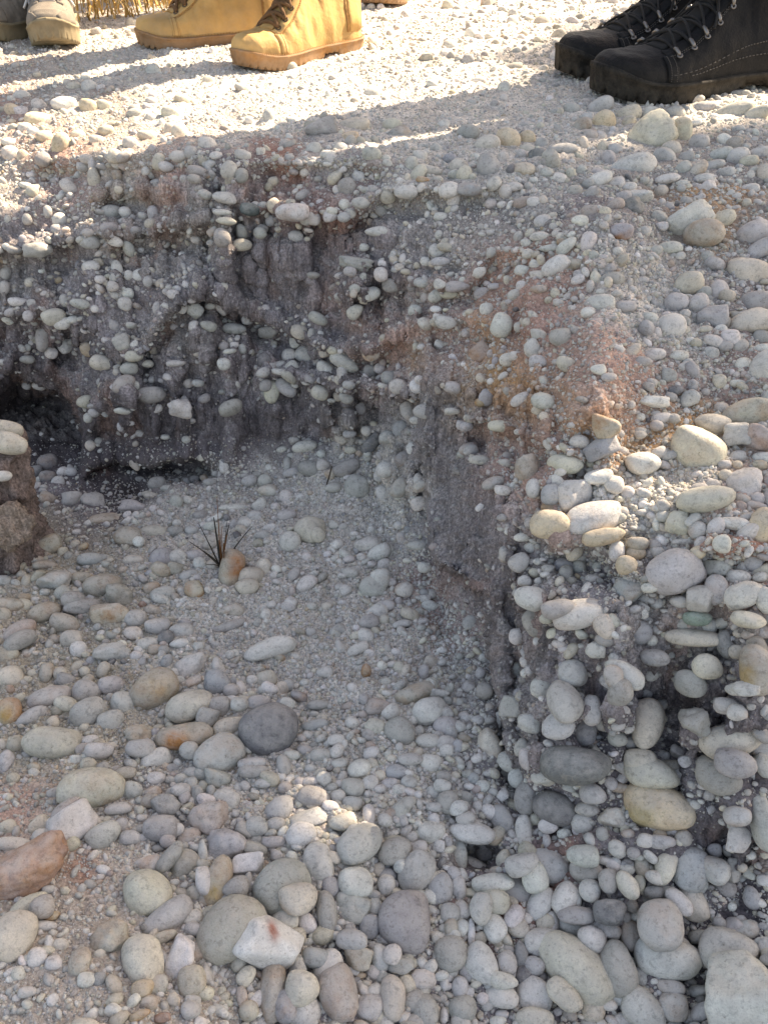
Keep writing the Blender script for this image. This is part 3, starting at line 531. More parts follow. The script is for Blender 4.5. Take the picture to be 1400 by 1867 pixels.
# colours and sizes, largest first
KEEP = [(190, 662), (457, 381), (1271, 1128), (1190, 733)]
PEBBLES.sort(key=lambda q: -(q[2] * q[3] + (900 if any(math.hypot(q[0] - a, q[1] - b) < 4 for a, b in KEEP) else 0)))
OCC_S = 2; OCC = np.zeros((1300, 1700), np.uint8); OX, OY = 1000, 200      # what is already covered, in 2 px cells
def occ_mark(u, v, a, b, ang, k=.85):
    R = max(a, b); x0, x1 = int((u - R + OX) / 2), int((u + R + OX) / 2) + 1; y0, y1 = int((v - R + OY) / 2), int((v + R + OY) / 2) + 1
    x0, y0 = max(x0, 0), max(y0, 0); x1, y1 = min(x1, 1700), min(y1, 1300)
    if x1 <= x0 or y1 <= y0: return
    X, Yy = np.meshgrid(np.arange(x0, x1) * 2 - OX - u, np.arange(y0, y1) * 2 - OY - v)
    ca, sa = math.cos(rad(ang)), math.sin(rad(ang))
    m = ((X * ca + Yy * sa) / (a * k)) ** 2 + ((-X * sa + Yy * ca) / (b * k)) ** 2 < 1
    OCC[y0:y1, x0:x1] |= m.astype(np.uint8)
def occ_at(u, v):
    x = int((u + OX) / 2); y = int((v + OY) / 2)
    return 1 if not (0 <= x < 1700 and 0 <= y < 1300) else OCC[y, x]
FIRST = 296
single, rest_v, rest_f, rest_c, rest_s = [], [], [], [], []
nv = 0; DONE = []
STAIN = dict(y=.35, Y=.8, O=1.0, o=.9, R=.6, q=.12, V=.4, P=.3, C=.15)
for k, (u, v, a, b, ang, colr, shp) in enumerate(PEBBLES):
    g = np.random.default_rng(1000 + k)
    if b > a: a, b, ang = b, a, ang + 90
    p = look(P, np.array(u), np.array(min(v, 2290)))
    dep = p[1] * CP - (p[2] - CZ) * SP
    s = float(look(STEEP, np.array(u), np.array(v)))
    ra, rb = a * dep / FPX * 1.04, b * dep / FPX * 1.04
    rc = min(math.sqrt(ra * rb) * .85, rb * 1.25)
    E = stone_frame(u, v, ang)
    big = a * b > 900
    kind = shp if shp in ('x', 'r') else ''
    sv, sf = stone((5 if a * b > 2500 else 4) if k < FIRST else (3 if a * b > 120 else 2), kind, g)
    # push the centre towards the open side so that the stone sits in its bed, not wholly inside it
    c = p + E[2] * rc * (.30 if s < .5 else (.26 if v < 1000 else .50))
    re = (ra * rb * rc) ** (1 / 3); push = 0
    if DONE:
        D_ = np.array(DONE); cc2 = c.copy()
        for _ in range(4):
            gap = np.linalg.norm(D_[:, :3] - cc2, axis=1) - .80 * (D_[:, 3] + re)
            j_ = gap.argmin()
            if gap[j_] >= 0 or push > rc * 1.1: break
            stp = min(-gap[j_], rc * .4); cc2 = cc2 + E[2] * stp; push += stp
        c = cc2
    DONE.append([*c, re]); W = (sv * np.array([ra, rb, rc])) @ E
    col = (np.array(PCOL[colr]) * .84 + np.array([.52, .50, .46]) * .16 if colr not in 'KOoReE' else np.array(PCOL[colr])) * g.uniform(.92, 1.06) * (1 + g.uniform(-.03, .03, 3))
    occ_mark(u, v, a, b, ang)
    stn = STAIN.get(colr, .25 if g.random() < .10 else 0.0)
    if k < FIRST:
        single.append((k, u, v, a, b, ang, colr, shp, c, W, sf, col, stn, s))
    else:
        rest_v.append(W + c); rest_f.append(sf + nv); nv += len(W); rest_c.append(np.repeat(col[None], len(W), 0)); rest_s.append(np.full(len(W), stn))
# ---------------------------------------------------------------- the many smaller stones
MG = """5 5 5 5 5 5 5 5 6 8 8 8 8 8 8
3 3 2 2 2 2 2 4 6 7 7 7 7 7 7
9 9 7 4 2 2 2 2 3 4 6 7 9 9 9
8 8 7 8 8 8 8 8 8 8 8 7 8 8 8
6 7 8 8 7 6 6 6 6 6 5 6 7 8 8
5 5 6 7 4 2 3 6 6 5 6 6 6 6 6
5 6 5 6 6 5 6 4 7 5 4 2 5 6 6
4 5 6 5 5 6 7 7 5 5 4 3 4 5 6
3 4 3 3 2 2 6 7 4 4 4 4 5 6 7
2 5 7 8 8 7 7 7 2 4 6 7 7 7 8
7 7 8 7 6 6 6 6 1 3 5 6 7 7 7
8 8 8 7 6 5 6 6 5 1 3 5 5 6 6
7 7 7 7 7 7 7 7 6 4 4 5 5 5 6
7 7 7 7 8 8 8 8 8 5 4 4 3 5 6
3 5 6 7 6 7 8 8 8 7 5 4 4 5 5
1 3 5 7 8 9 9 9 9 8 7 5 5 5 6
1 1 3 6 8 9 9 9 9 8 7 6 5 6 6
1 1 2 3 8 9 9 9 9 9 8 7 6 6 6
1 1 2 2 7 9 9 9 9 9 9 8 7 7 7
1 1 2 2 7 9 9 9 9 9 9 8 7 7 7"""
MG = np.array([[float(x) for x in l.split()] for l in MG.splitlines()]) / 9
TG = """6 6 6 6 7 7 7 7 8 8 8 8 8 8 8
9 9 9 9 9 9 9 9 9 9 9 9 9 9 8
8 8 8 9 9 9 9 9 9 9 9 9 8 8 8
6 6 6 6 6 6 7 7 8 8 8 8 7 7 7
4 4 5 5 5 3 3 4 4 5 5 5 6 6 6
3 3 4 4 3 2 2 4 4 4 4 6 7 6 6
2 3 3 4 3 2 3 5 6 4 4 6 7 5 5
2 2 3 3 3 3 4 6 5 4 4 6 6 5 5
1 1 2 2 3 3 7 8 5 4 4 5 5 6 6
2 3 6 8 9 9 9 9 5 5 5 7 8 7 7
5 6 7 9 9 9 9 9 5 4 5 5 5 6 6
5 5 6 8 9 9 9 9 9 5 5 4 4 4 4
5 5 6 7 9 9 9 9 9 8 5 4 4 3 3
5 5 6 7 8 9 9 9 9 8 4 3 3 2 2
3 4 5 7 8 8 8 8 8 7 3 2 2 2 2
2 3 4 5 7 7 7 7 7 5 3 2 2 2 2
2 2 3 4 5 6 6 6 5 4 3 2 2 2 2
2 2 2 3 4 5 5 5 4 4 3 2 2 2 2
2 2 2 3 4 5 5 4 4 3 3 2 2 2 2
2 2 2 3 4 5 5 4 4 3 3 2 2 2 2"""
TG = np.array([[float(x) for x in l.split()] for l in TG.splitlines()]) / 9
YEL = np.array([[0, 0], [1, 0]])
pal_keys = ['w', 'c', 'g', 'm', 'b', 'y', 'd', 'P', 'o', 'W']
pal = np.array([PCOL[k] for k in pal_keys])
def colours(n, u, v, g):
    pr = np.array([.38, .20, .27, .055, .02, .02, .005, .02, .003, .06])
    yel = np.array([.15, .27, .20, .11, .03, .18, .005, .05, .01, .01])
    t = (1 - sstep(150, 420, u)) * sstep(930, 1000, v) * (1 - sstep(1400, 1500, v))
    pr = pr[None] * (1 - t[:, None]) + yel[None] * t[:, None]; pr /= pr.sum(1, keepdims=True)
    k = (pr.cumsum(1) > g.random(n)[:, None]).argmax(1)
    return pal[k] * g.uniform(.82, 1.08, (n, 1)) * (1 + g.uniform(-.03, .03, (n, 3)))
# spread of the middle-sized stones: accepted where they do not pile up on others
def spread(n_try, rlo, rhi, dens, over, seed):
    g = np.random.default_rng(seed); acc = []
    uu = g.uniform(-900, 2250, n_try); vv = g.uniform(-30, 2250, n_try)
    rr = rlo + (rhi - rlo) * g.random(n_try) ** 2.2
    dn = bilin(dens, uu / 100, np.clip(vv, 0, None) / 100); acc_r = g.random(n_try)
    # stones on the far bank look smaller, those close by larger
    pp = look(P, uu, vv); dep = pp[:, 1] * CP - (pp[:, 2] - CZ) * SP
    rr = rr * np.clip(.62 / dep, .60, 1.35)
    clump = fbm(pp * 22, 2, 5)
    sw = look(STEEP, uu, vv) * (vv < 1000); dn = dn * (1 - sw + sw * (.34 + 1.5 * band(uu, vv))) * bare(uu, vv)
    for i in range(n_try):
        if acc_r[i] > dn[i] * (1.0 + .6 * clump[i]): continue
        u, v, r = uu[i], vv[i], rr[i]
        hit = occ_at(u, v) + occ_at(u - r * .7, v) + occ_at(u + r * .7, v) + occ_at(u, v - r * .5) + occ_at(u, v + r * .5)
        if hit > over: continue
        ang = g.normal(0, 28) if g.random() < .75 else g.uniform(-90, 90)
        asp = g.uniform(.52, .95)
        occ_mark(u, v, r, r * asp, ang, .8); acc.append((u, v, r, asp, ang, dep[i]))
    return np.array(acc)
LIB = {k: [stone(k, '' if i % 7 else 'x', np.random.default_rng(50 + i)) for i in range(14)] for k in (1, 2, 3)}
def instance(acc, sub, seed, sink=.25):
    global nv
    g = np.random.default_rng(seed); n = len(acc)
    u, v, r, asp, ang, dep = acc.T
    p = look(P, u, v)
    d = ray(u, v); d /= np.linalg.norm(d, axis=1)[:, None]
    upv = np.array([0, SP, CP]); rt = np.cross(d, upv); rt /= np.linalg.norm(rt, axis=1)[:, None]; u2 = np.cross(rt, d)
    a = np.radians(-ang)[:, None]; e1 = rt * np.cos(a) + u2 * np.sin(a); e2 = -rt * np.sin(a) + u2 * np.cos(a)
    ra = r * dep / FPX; rb = ra * asp; rc = ra * g.uniform(.5, .9, n)
    sv_ = look(STEEP, u, v); c = p - d * (rc * (sink + g.uniform(-.2, .15, n) - sv_ * g.uniform(0, .45, n)))[:, None]
    col = colours(n, u, v, g); stn = np.where(g.random(n) < .07, .5, 0.)
    mud = look(GCOL, u, v); mw = (sv_ * (.62 if sub == 1 else .16) + (1 - sv_) * .06)[:, None]; mw = np.maximum(mw, np.clip((.12 - mud[:, :1]) * 9, 0, .85)); col = col * (1 - mw) + mud * 1.35 * mw  # mud coat; stones on near-black ground also take its painted shade
    kind = g.integers(0, len(LIB[sub]), n)
    for kd in range(len(LIB[sub])):
        m = kind == kd
        if not m.any(): continue
        sv, sf = LIB[sub][kd]; q = m.sum()
        flip = np.where(g.random((q, 3)) < .5, -1., 1.); flip[:, 2] = flip[:, 0] * flip[:, 1]
        loc = sv[None] * (flip * np.stack([ra[m], rb[m], rc[m]], 1))[:, None, :]
        W = loc[..., 0:1] * e1[m][:, None] + loc[..., 1:2] * e2[m][:, None] - loc[..., 2:3] * d[m][:, None] + c[m][:, None]
        F = sf[None] + (np.arange(q) * len(sv))[:, None, None] + nv
        rest_v.append(W.reshape(-1, 3)); rest_f.append(F.reshape(-1, 3)); nv += q * len(sv)
        rest_c.append(np.repeat(col[m], len(sv), 0)); rest_s.append(np.repeat(stn[m], len(sv)))
a1 = spread(8000, 13, 26, MG ** 1.5, 1, 21)
a2 = spread(40000, 6.5, 14, MG * .9, 1, 22)
instance(a1, 3, 31); instance(a2, 2, 32)
pebbles_rest = mesh_obj('pebbles', np.concatenate(rest_v), tris=np.concatenate(rest_f), mat=M_STONE, colors=np.concatenate(rest_c), stain=np.concatenate(rest_s))
tag(pebbles_rest, 'pale rounded pebbles of all sizes bedded in the bank and strewn over the gully floor', 'pebbles', kind='stuff')
# grit: far too many to count
rest_v, rest_f, rest_c, rest_s, nv = [], [], [], [], 0
def grit(n, rlo, rhi, sub, seed, u0=-480, u1=1880, v0=-30, v1=2100, pw=1.6):
    g = np.random.default_rng(seed)
    u = g.uniform(u0, u1, n); v = g.uniform(v0, v1, n); r = rlo + (rhi - rlo) * g.random(n) ** 2
    dn = bilin(TG, u / 100, np.clip(v, 0, None) / 100) ** pw
    pp = look(P, u, v); dep = pp[:, 1] * CP - (pp[:, 2] - CZ) * SP
    keep = g.random(n) < dn * (1 - .74 * look(STEEP, u, v) * (1 - band(u, v))) * (.3 + .7 * bare(u, v)) * (1 + .5 * fbm(pp * 30, 2, 6))
    ox = np.clip(((u + OX) / 2).astype(int), 0, 1699); oy = np.clip(((v + OY) / 2).astype(int), 0, 1299)
    keep &= OCC[oy, ox] == 0
    r = r * np.clip(.62 / dep, .62, 1.3)
    acc = np.stack([u, v, r, g.uniform(.55, .95, n), g.uniform(-90, 90, n), dep], 1)[keep]
    instance(acc, sub, seed + 1, .1); return len(acc)
n1 = grit(170000, 3.0, 7.5, 1, 61, pw=1.3)
n2 = grit(270000, 1.3, 3.2, 1, 71, -60, 1460, -30, 1920, 1.2)
gravel = mesh_obj('gravel', np.concatenate(rest_v), tris=np.concatenate(rest_f), mat=M_STONE, colors=np.concatenate(rest_c) * .93, stain=np.concatenate(rest_s))
tag(gravel, 'pale fine gravel and grit spread over the gully floor and the upper bank', 'gravel', kind='stuff')
print('stones', len(PEBBLES), len(a1), len(a2), n1, n2)
# ---------------------------------------------------------------- the stones that can be told apart, each an object
LM = [ # u, v, how others refer to it, its own label
 (492, 1331, 'big dark grey cobble', 'big smooth dark grey cobble, the darkest of the gully floor, blunt at its top'),
 (422, 1044, 'upright orange stone', 'upright orange and beige stone leaning beside the grass tuft'),
 (45, 1589, 'big red rock', 'big flat rusty red rock jutting in at the lower left edge'),
 (489, 1722, 'angular white rock', 'angular white rock with a rust red streak on its top edge'),
 (1372, 1817, 'big pale corner block', 'big pale angular block in the lower right corner'),
 (1047, 1764, 'cream egg cobble', 'large cream egg-shaped cobble with its narrow end down to the right'),
 (1201, 1474, 'speckled cream cobble', 'large speckled cream oval cobble low in the near bank'),
 (1272, 818, 'smooth oval cobble', 'large smooth beige oval cobble lying tilted on the right-hand slope'),
 (1081, 945, 'sunlit white cobble', 'large white cobble half in a bright sun patch on the ledge'),
 (1002, 960, 'peach cobble', 'smooth peach-coloured cobble beside the sunlit white cobble on the ledge'),
 (1221, 1034, 'grey ledge cobble', 'large plain grey oval cobble on the ledge, tilted up to the right'),
 (531, 387, 'long white pebble', 'long white pebble lying level in the top course of the back wall'),
 (1180, 246, 'cracked cream boulder', 'big rough cream stone with a crack, below the black boots'),
 (1152, 302, 'long pale cobble', 'long pale oval cobble just below the cracked cream boulder'),
 (280, 1258, 'tan oval cobble', 'large tan oval cobble on the left of the gully floor'),
 (100, 1353, 'long cream cobble', 'long lumpy cream cobble lying level near the left edge'),
 (346, 1290, 'beige tilted cobble', 'beige cobble tilted up to the right above the orange slab'),
 (337, 1346, 'orange slab', 'flat orange stained slab wedged beside the big dark grey cobble'),
 (420, 1695, 'huge olive cobble', 'huge olive-beige oval cobble touching the angular white rock'),
 (1265, 1161, 'log-like stone', 'long flat-ended cream stone like a short log in the near bank'),
 (1172, 1319, 'tall egg cobble', 'tall beige egg-shaped cobble hanging upright in the near bank'),
 (1042, 1390, 'dark bank cobble', 'large dark grey oval cobble set in the near bank'),
 (1056, 1120, 'white lipped cobble', 'white oval cobble with a curled lip, set in the near bank'),
 (872, 642, 'red brown shard', 'angular red brown shard stuck in the spur of the wall'),
 (332, 748, 'lumpy white stone', 'lumpy white stone embedded low in the back wall'),
 (190, 662, 'flat capping stone', 'flat cream stone capping a small earth column in the back wall'),
 (1190, 733, 'bright white chip', 'bright white angular chip on the pinkish slope'),
 (457, 381, 'dark green pebble', 'dark green pebble in the top course of the back wall'),
 (1129, 425, 'bluish pebble', 'bluish purple pebble with rusty edges on the upper slope'),
 (1271, 1128, 'green pebble', 'small smooth green pebble just above the log-like stone'),
 (1142, 385, 'dark blue rock', 'dark blue-grey rough rock high on the right-hand slope'),
 (914, 590, 'drop-shaped pebble', 'white drop-shaped pebble on the spur, above the red brown shard'),
 (645, 660, 'grey sloping cobble', 'grey cobble sloping down to the right at the foot of the back wall'),
 (650, 886, 'round grey cobble', 'round grey cobble on the rubble at the head of the floor'),
 (565, 969, 'round cream cobble', 'round cream cobble on the upper part of the gully floor'),
 (756, 1270, 'brown oval pebble', 'smooth brown oval pebble in the middle of the gully floor'),
 (330, 1746, 'veined white stone', 'veined white upright stone on the mud, left of the huge olive cobble'),
 (262, 1752, 'rounded cream slab', 'rounded cream slab standing in the mud at lower left'),
 (737, 1680, 'blocky grey cobble', 'large blocky grey cobble at the bottom middle, flat-topped'),
 (512, 1615, 'broad brown-grey cobble', 'broad brown-grey cobble above the angular white rock'),
 (615, 1810, 'upright brownish cobble', 'upright brownish egg-shaped cobble at the bottom edge'),
 (1254, 1580, 'slate blue cobble', 'slate blue oval cobble standing on end below the speckled cream cobble'),
 (1282, 426, 'yellowish slope cobble', 'yellowish cobble leaning against a big white stone on the upper slope'),
 (1257, 405, 'big white slope stone', 'big rough white stone on the upper slope'),
 (1300, 578, 'blocky blue-grey stone', 'blocky blue-grey stone near the right edge of the slope'),
 (1362, 747, 'olive edge cobble', 'large olive cobble lying at the right edge of the slope'),
 (1103, 815, 'blue-grey wedge', 'blue-grey wedge-shaped stone under the ochre lump'),
 (1102, 777, 'ochre lump', 'rough ochre lump of crumbly earth-stained stone on the slope'),
 (167, 1439, 'large flat cream cobble', 'large flat cream cobble at left, above the pale triangular stone'),
 (130, 1500, 'pale triangular stone', 'pale triangular stone at left, above the big red rock'),
 (70, 215, 'sunlit oval pebble', 'sunlit cream oval pebble on the bright corner of the bank'),
 (1380, 1221, 'olive bank cobble', 'large olive-beige cobble at the right edge of the near bank')]
CW = dict(q='olive beige', w='white', W='bright white', c='cream', C='warm cream', g='pale grey', m='grey', M='brownish grey', d='dark grey', D='dark grey', K='dark grey', b='blue-grey', V='purplish grey',
          y='yellowish', Y='yellow-stained', o='orange', O='orange-stained', r='red brown', R='rusty red', P='pinkish', e='green', E='dark green')
def shape_word(a, b, shp, ang):
    q = b / a
    if shp == 'x': return 'angular' if q > .6 else 'angular slender'
    if shp == 'r': return 'rough lumpy' if q > .6 else 'rough long'
    if q > .86: return 'round'
    t = ((ang + 90) % 180) - 90
    tilt = '' if abs(t) < 18 else (' upright' if abs(t) > 68 else (' tilted'))
    return ('slender' if q < .45 else 'oval') + tilt
def compass(du, dv):
    a = math.degrees(math.atan2(dv, du)) % 360
    return ['right of', 'below and right of', 'below', 'below and left of', 'left of', 'above and left of', 'above', 'above and right of'][int((a + 22.5) // 45) % 8]
# mineral stains with a shape of their own: stone, then where the stain sits on it
PAINT = [(489, 1722, 497, 1697, 8, 16, (.34, .08, .04)), (422, 1044, 432, 1034, 16, 26, (.46, .20, .08)), (452, 1077, 456, 1080, 20, 10, (.46, .20, .09)), (356, 1079, 350, 1076, 9, 14, (.58, .45, .20)),
         (337, 1346, 320, 1352, 26, 18, (.46, .20, .07)), (17, 1295, 10, 1300, 14, 16, (.46, .28, .09)), (1201, 1474, 1160, 1490, 30, 24, (.52, .42, .24)), (1129, 425, 1122, 437, 20, 8, (.40, .20, .10)), (397, 1607, 388, 1626, 18, 16, (.46, .33, .14)),
         (1380, 1221, 1362, 1235, 18, 30, (.40, .29, .15)), (280, 1258, 290, 1250, 30, 20, (.50, .38, .24)), (916, 1565, 914, 1570, 10, 8, (.52, .24, .08))]
used_l = set(); own = {}
for lm in LM:
    best = min(range(len(single)), key=lambda i: math.hypot(single[i][1] - lm[0], single[i][2] - lm[1]) + (1e4 if i in own else 0))
    own[best] = lm
    if math.hypot(single[best][1] - lm[0], single[best][2] - lm[1]) > 14: print('LANDMARK?', lm[:3], single[best][1:3])
for i, (k, u, v, a, b, ang, colr, shp, c, W, sf, col, stn, s) in enumerate(single):
    nm = 'rock' if shp in ('x', 'r') else ('cobble' if a * b > 1300 else 'pebble')
    if i in own: label = own[i][3]
    else:
        sz = 'big ' if a * b > 2200 else ('small ' if a * b < 420 else '')
        head = f'{sz}{CW[colr]} {shape_word(a, b, shp, ang)} {"stone" if nm == "rock" else nm}'
        near_l = sorted(LM, key=lambda q: math.hypot(q[0] - u, q[1] - v))
        cands = []
        for q in near_l[:3]:
            dd = math.hypot(q[0] - u, q[1] - v)
            how = 'close ' if dd < 75 else ('' if dd < 150 else 'well ')
            cands.append(f'{head} {how}{compass(u - q[0], v - q[1])} the {q[2]}')
        for q2 in near_l[1:4]: cands.append(f'{head} between the {near_l[0][2]} and the {q2[2]}')
        for q in near_l[:3]:
            for w_ in ('first', 'second', 'third', 'fourth', 'fifth'):
                cands.append(f'{head}, {w_} such {compass(u - q[0], v - q[1])} the {q[2]}')
        label = next(x for x in cands if x not in used_l and len(x.replace('-', ' ').split()) <= 16)
    used_l.add(label)
    cl = np.repeat(col[None], len(W), 0)
    for (su, sv_, mu, mv, ru, rv, pc) in PAINT:
        if math.hypot(su - u, sv_ - v) < 4:
            pu, pv, _ = project(W + c); wn = fbm((W + c) * 90, 3, 12) * 5
            mk = np.clip(1.25 * np.exp(-(((pu + wn - mu) / ru) ** 2 + ((pv + wn - mv) / rv) ** 2)), 0, 1)[:, None]; cl = cl * (1 - mk) + np.array(pc) * mk
    o = mesh_obj(nm, W, tris=sf, mat=M_STONE, colors=cl, stain=np.full(len(W), stn))
    o.location = tuple(c)
    tag(o, label, nm, 'rough and angular rocks of the gully' if nm == 'rock' else 'rounded stones bedded in the gully and its banks')
# ---------------------------------------------------------------- standing earth pillar at the left edge with its cap stones
def at_px(u, v, y):
    d = ray(u, v); return np.array([0, 0, CZ]) + d * (y / d[1])
def earth_lump(name, rows_, nseg, seed, col, label, cat, lean=(0, 0)):
    """rows_: (centre x, y, z, rx, ry) from the foot upward"""
    rr_ = np.array(rows_, float); zs = np.linspace(rr_[0, 2], rr_[-1, 2], 60); th = np.linspace(0, 2 * math.pi, nseg, endpoint=False)
    cols5 = [np.interp(zs, rr_[:, 2], rr_[:, i]) for i in (0, 1, 3, 4)]
    X = cols5[0][:, None] + cols5[2][:, None] * np.cos(th); Yq = cols5[1][:, None] + cols5[3][:, None] * np.sin(th); Zq = np.repeat(zs[:, None], nseg, 1)
    Q = np.stack([X, Yq, Zq], -1); out = np.stack([np.cos(th), np.sin(th), 0 * th], -1)[None]
    dd = .011 * fbm(Q * np.array([45, 45, 30.0]) + seed, 4, 3) + .0045 * fbm(Q * np.array([140, 140, 60.0]), 3, 8) + .0012 * fbm(Q * 320, 2, 9)
    Q = Q + out * dd[..., None]
    V_ = Q.reshape(-1, 3); ii = np.arange(60 * nseg).reshape(60, nseg)
    F = [(ii[i, j], ii[i, (j + 1) % nseg], ii[i + 1, (j + 1) % nseg], ii[i + 1, j]) for i in range(59) for j in range(nseg)]
    F.append(tuple(ii[-1])); F.append(tuple(ii[0][::-1]))
    cc = np.array(col)[None] * (1 + .3 * fbm(V_ * np.array([60, 60, 12.0]), 3, 11))[:, None]
    o = mesh_obj(name, V_, faces=[tuple(int(q) for q in f) for f in F], mat=M_EARTH, colors=np.clip(cc, .02, .8)); tag(o, label, cat); return o
YP = .70
def prow(u, v, hw, y, ry): 
    p = at_px(u, v, y); dep = p[1] * CP - (p[2] - CZ) * SP
    return (p[0], p[1], p[2], hw * dep / FPX, ry)
earth_lump('earth_pillar', [prow(28, 1040, 92, .68, .05), prow(22, 1000, 80, .69, .046), prow(8, 960, 72, .695, .04), prow(2, 900, 54, .70, .034), prow(0, 868, 50, .70, .03), prow(4, 835, 47, .70, .028), prow(4, 815, 44, .70, .024)],
           96, 3.1, (.20, .150, .128), 'reddish brown earth pillar at the left edge carrying two cream cap stones', 'earth pillar')
def loose_stone(u, v, a, b, ang, colr, y, label, name='cobble', kind='', cat=None, seed=1):
    p = at_px(u, v, y); dep = p[1] * CP - (p[2] - CZ) * SP; g = np.random.default_rng(seed)
    ra, rb = a * dep / FPX, b * dep / FPX; sv, sf = stone(5 if kind == 'r' else 4, kind, g)
    if kind == 'r': sv = sv * (1 + .16 * fbm(sv * 2.3 + 4, 4, 5) + .05 * fbm(sv * 11, 2, 6))[:, None]
    W = (sv * np.array([ra, rb, math.sqrt(ra * rb) * .95])) @ stone_frame(u, v, ang)
    o = mesh_obj(name, W, tris=sf, mat=M_EARTH if kind == 'r' else M_STONE, colors=np.repeat((np.array(PCOL[colr]) if isinstance(colr, str) else np.array(colr))[None], len(W), 0), stain=np.full(len(W), .15))
    o.location = tuple(p); tag(o, label, cat or name, 'rounded stones bedded in the gully and its banks' if name != 'rock' else None); return o
loose_stone(12, 783, 30, 17, 4, 'c', .712, 'cream cap stone on top of the earth pillar, behind the other', seed=4)
loose_stone(20, 809, 29, 21, 12, 'c', .69, 'larger smooth cream cap stone in front on the earth pillar', seed=5)
loose_stone(6, 868, 16, 10, 0, 'w', .662, 'small white pebble stuck in the side of the earth pillar', 'pebble', seed=6)
loose_stone(18, 962, 44, 42, 0, (.27, .21, .165), .655, 'brown earthy boulder at the foot of the earth pillar', 'rock', 'r', seed=7)
# ---------------------------------------------------------------- plain coloured materials
def simple_mat(name, col, rough=.7, var=.15, scale=60, bump_s=.2, bdist=.001, spec=.4, metal=0, trans=0, dust=0):
    m, nt_, b = new_mat(name); pos = N(nt_, 'ShaderNodeTexCoord').outputs['Object']
    n = noise_node(nt_, pos, scale, 4, .6)
    c = mix(nt_, 'MULTIPLY', 1.0, col, ramp(nt_, n, [(.3, G3(1 - var)), (.7, G3(1 + var))]))
    if dust:       # pale dust that has settled low on the boot
        sx = N(nt_, 'ShaderNodeSeparateXYZ'); nt_.links.new(pos, sx.inputs[0]); d1 = noise_node(nt_, pos, 45, 5, .7)
        lo = N(nt_, 'ShaderNodeMapRange'); nt_.links.new(sx.outputs[2], lo.inputs[0]); lo.inputs[1].default_value = .0; lo.inputs[2].default_value = .075; lo.inputs[3].default_value = .28; lo.inputs[4].default_value = -.02
        ad = N(nt_, 'ShaderNodeMath', operation='ADD'); nt_.links.new(d1, ad.inputs[0]); nt_.links.new(lo.outputs[0], ad.inputs[1])
        dm = ramp(nt_, ad.outputs[0], [(.50, G3(0)), (.80, G3(dust))]); c = mix(nt_, 'MIX', dm, c, (.36, .31, .25))
    nt_.links.new(c, b.inputs['Base Color']); b.inputs['Roughness'].default_value = rough; b.inputs['Specular IOR Level'].default_value = spec
    b.inputs['Metallic'].default_value = metal; b.inputs['Transmission Weight'].default_value = trans
    n2 = noise_node(nt_, pos, scale * 8, 3, .6); bump(nt_, b, n2, bump_s, bdist); return m
def tube(path, rad_, seg=6, closed=False, flat=1.0):
    """verts and faces of a tube along a path; rad_ a number or one per point"""
    P_ = np.asarray(path, float); n = len(P_); R = np.broadcast_to(np.asarray(rad_, float), (n,))
    T = np.gradient(P_, axis=0); T /= np.linalg.norm(T, axis=1, keepdims=True) + 1e-12
    a = np.array([0, 0, 1.0]) if abs(T[0][2]) < .9 else np.array([1.0, 0, 0]); up_ = a - T[0] * (a @ T[0]); up_ /= np.linalg.norm(up_)
    vs, fs = [], []
    for i in range(n):
        up_ = up_ - T[i] * (up_ @ T[i]); up_ /= np.linalg.norm(up_) + 1e-12; s_ = np.cross(T[i], up_)
        for k in range(seg):
            an = 2 * math.pi * k / seg; vs.append(P_[i] + R[i] * (math.cos(an) * up_ * flat + math.sin(an) * s_))
    for i in range(n - 1):
        for k in range(seg): fs.append((i * seg + k, i * seg + (k + 1) % seg, (i + 1) * seg + (k + 1) % seg, (i + 1) * seg + k))
    fs.append(tuple(range(seg))[::-1]); fs.append(tuple((n - 1) * seg + k for k in range(seg)))
    return vs, fs
class MB:
    def __init__(self): self.v, self.f = [], []
    def add(self, vf):
        o = len(self.v); self.v += [tuple(x) for x in vf[0]]; self.f += [tuple(int(i) + o for i in f) for f in vf[1]]; return self
    def build(self, name, mat, parent=None, smooth=True): return mesh_obj(name, self.v, faces=self.f, mat=mat, parent=parent, smooth=smooth)
# ---------------------------------------------------------------- the grass tuft on the gully floor
M_BLADE = simple_mat('dry_blade', (.20, .08, .025), .6, .4, 90, .1)
M_BLADE2 = simple_mat('dark_blade', (.035, .028, .018), .6, .3, 90, .1)
base = look(P, np.array(406.), np.array(1037.)); yb = base[1]
tuft = empty('grass_tuft', tuple(base)); tag(tuft, 'small tuft of dark reddish grass blades beside the upright orange stone', 'grass tuft')
tg = np.random.default_rng(3)
TIPS = [(396, 906, 0), (363, 955, 1), (346, 988, 1), (365, 1001, 1), (415, 946, 1), (418, 957, 1), (460, 960, 1), (390, 943, 1), (386, 1015, 1), (405, 960, 0), (391, 1058, 1), (456, 1020, 1), (399, 985, 0), (411, 985, 0), (402, 1000, 0), (408, 990, 0), (414, 975, 0), (376, 1030, 1), (430, 1000, 1), (403, 975, 0)]
for i, (tu, tv_, kind) in enumerate(TIPS):
    yt = yb + tg.uniform(-.04, .03); tip = at_px(tu, tv_, yt) - base
    tip[2] = max(tip[2], -.012); m_ = tip * .5 + np.array([0, 0, .18 * np.linalg.norm(tip[:2])]); t = np.linspace(0, 1, 12)[:, None]
    off = np.array([tg.uniform(-.002, .002), tg.uniform(-.002, .002), 0])
    path = off * (1 - t) + 2 * t * (1 - t) * m_ + t * t * tip
    mb = MB().add(tube(path, np.interp(np.linspace(0, 1, 12), [0, .4, 1], [.0016, .0012, .0005]), 5, flat=.4)); mb.build('blade', M_BLADE2 if kind else M_BLADE, tuft)
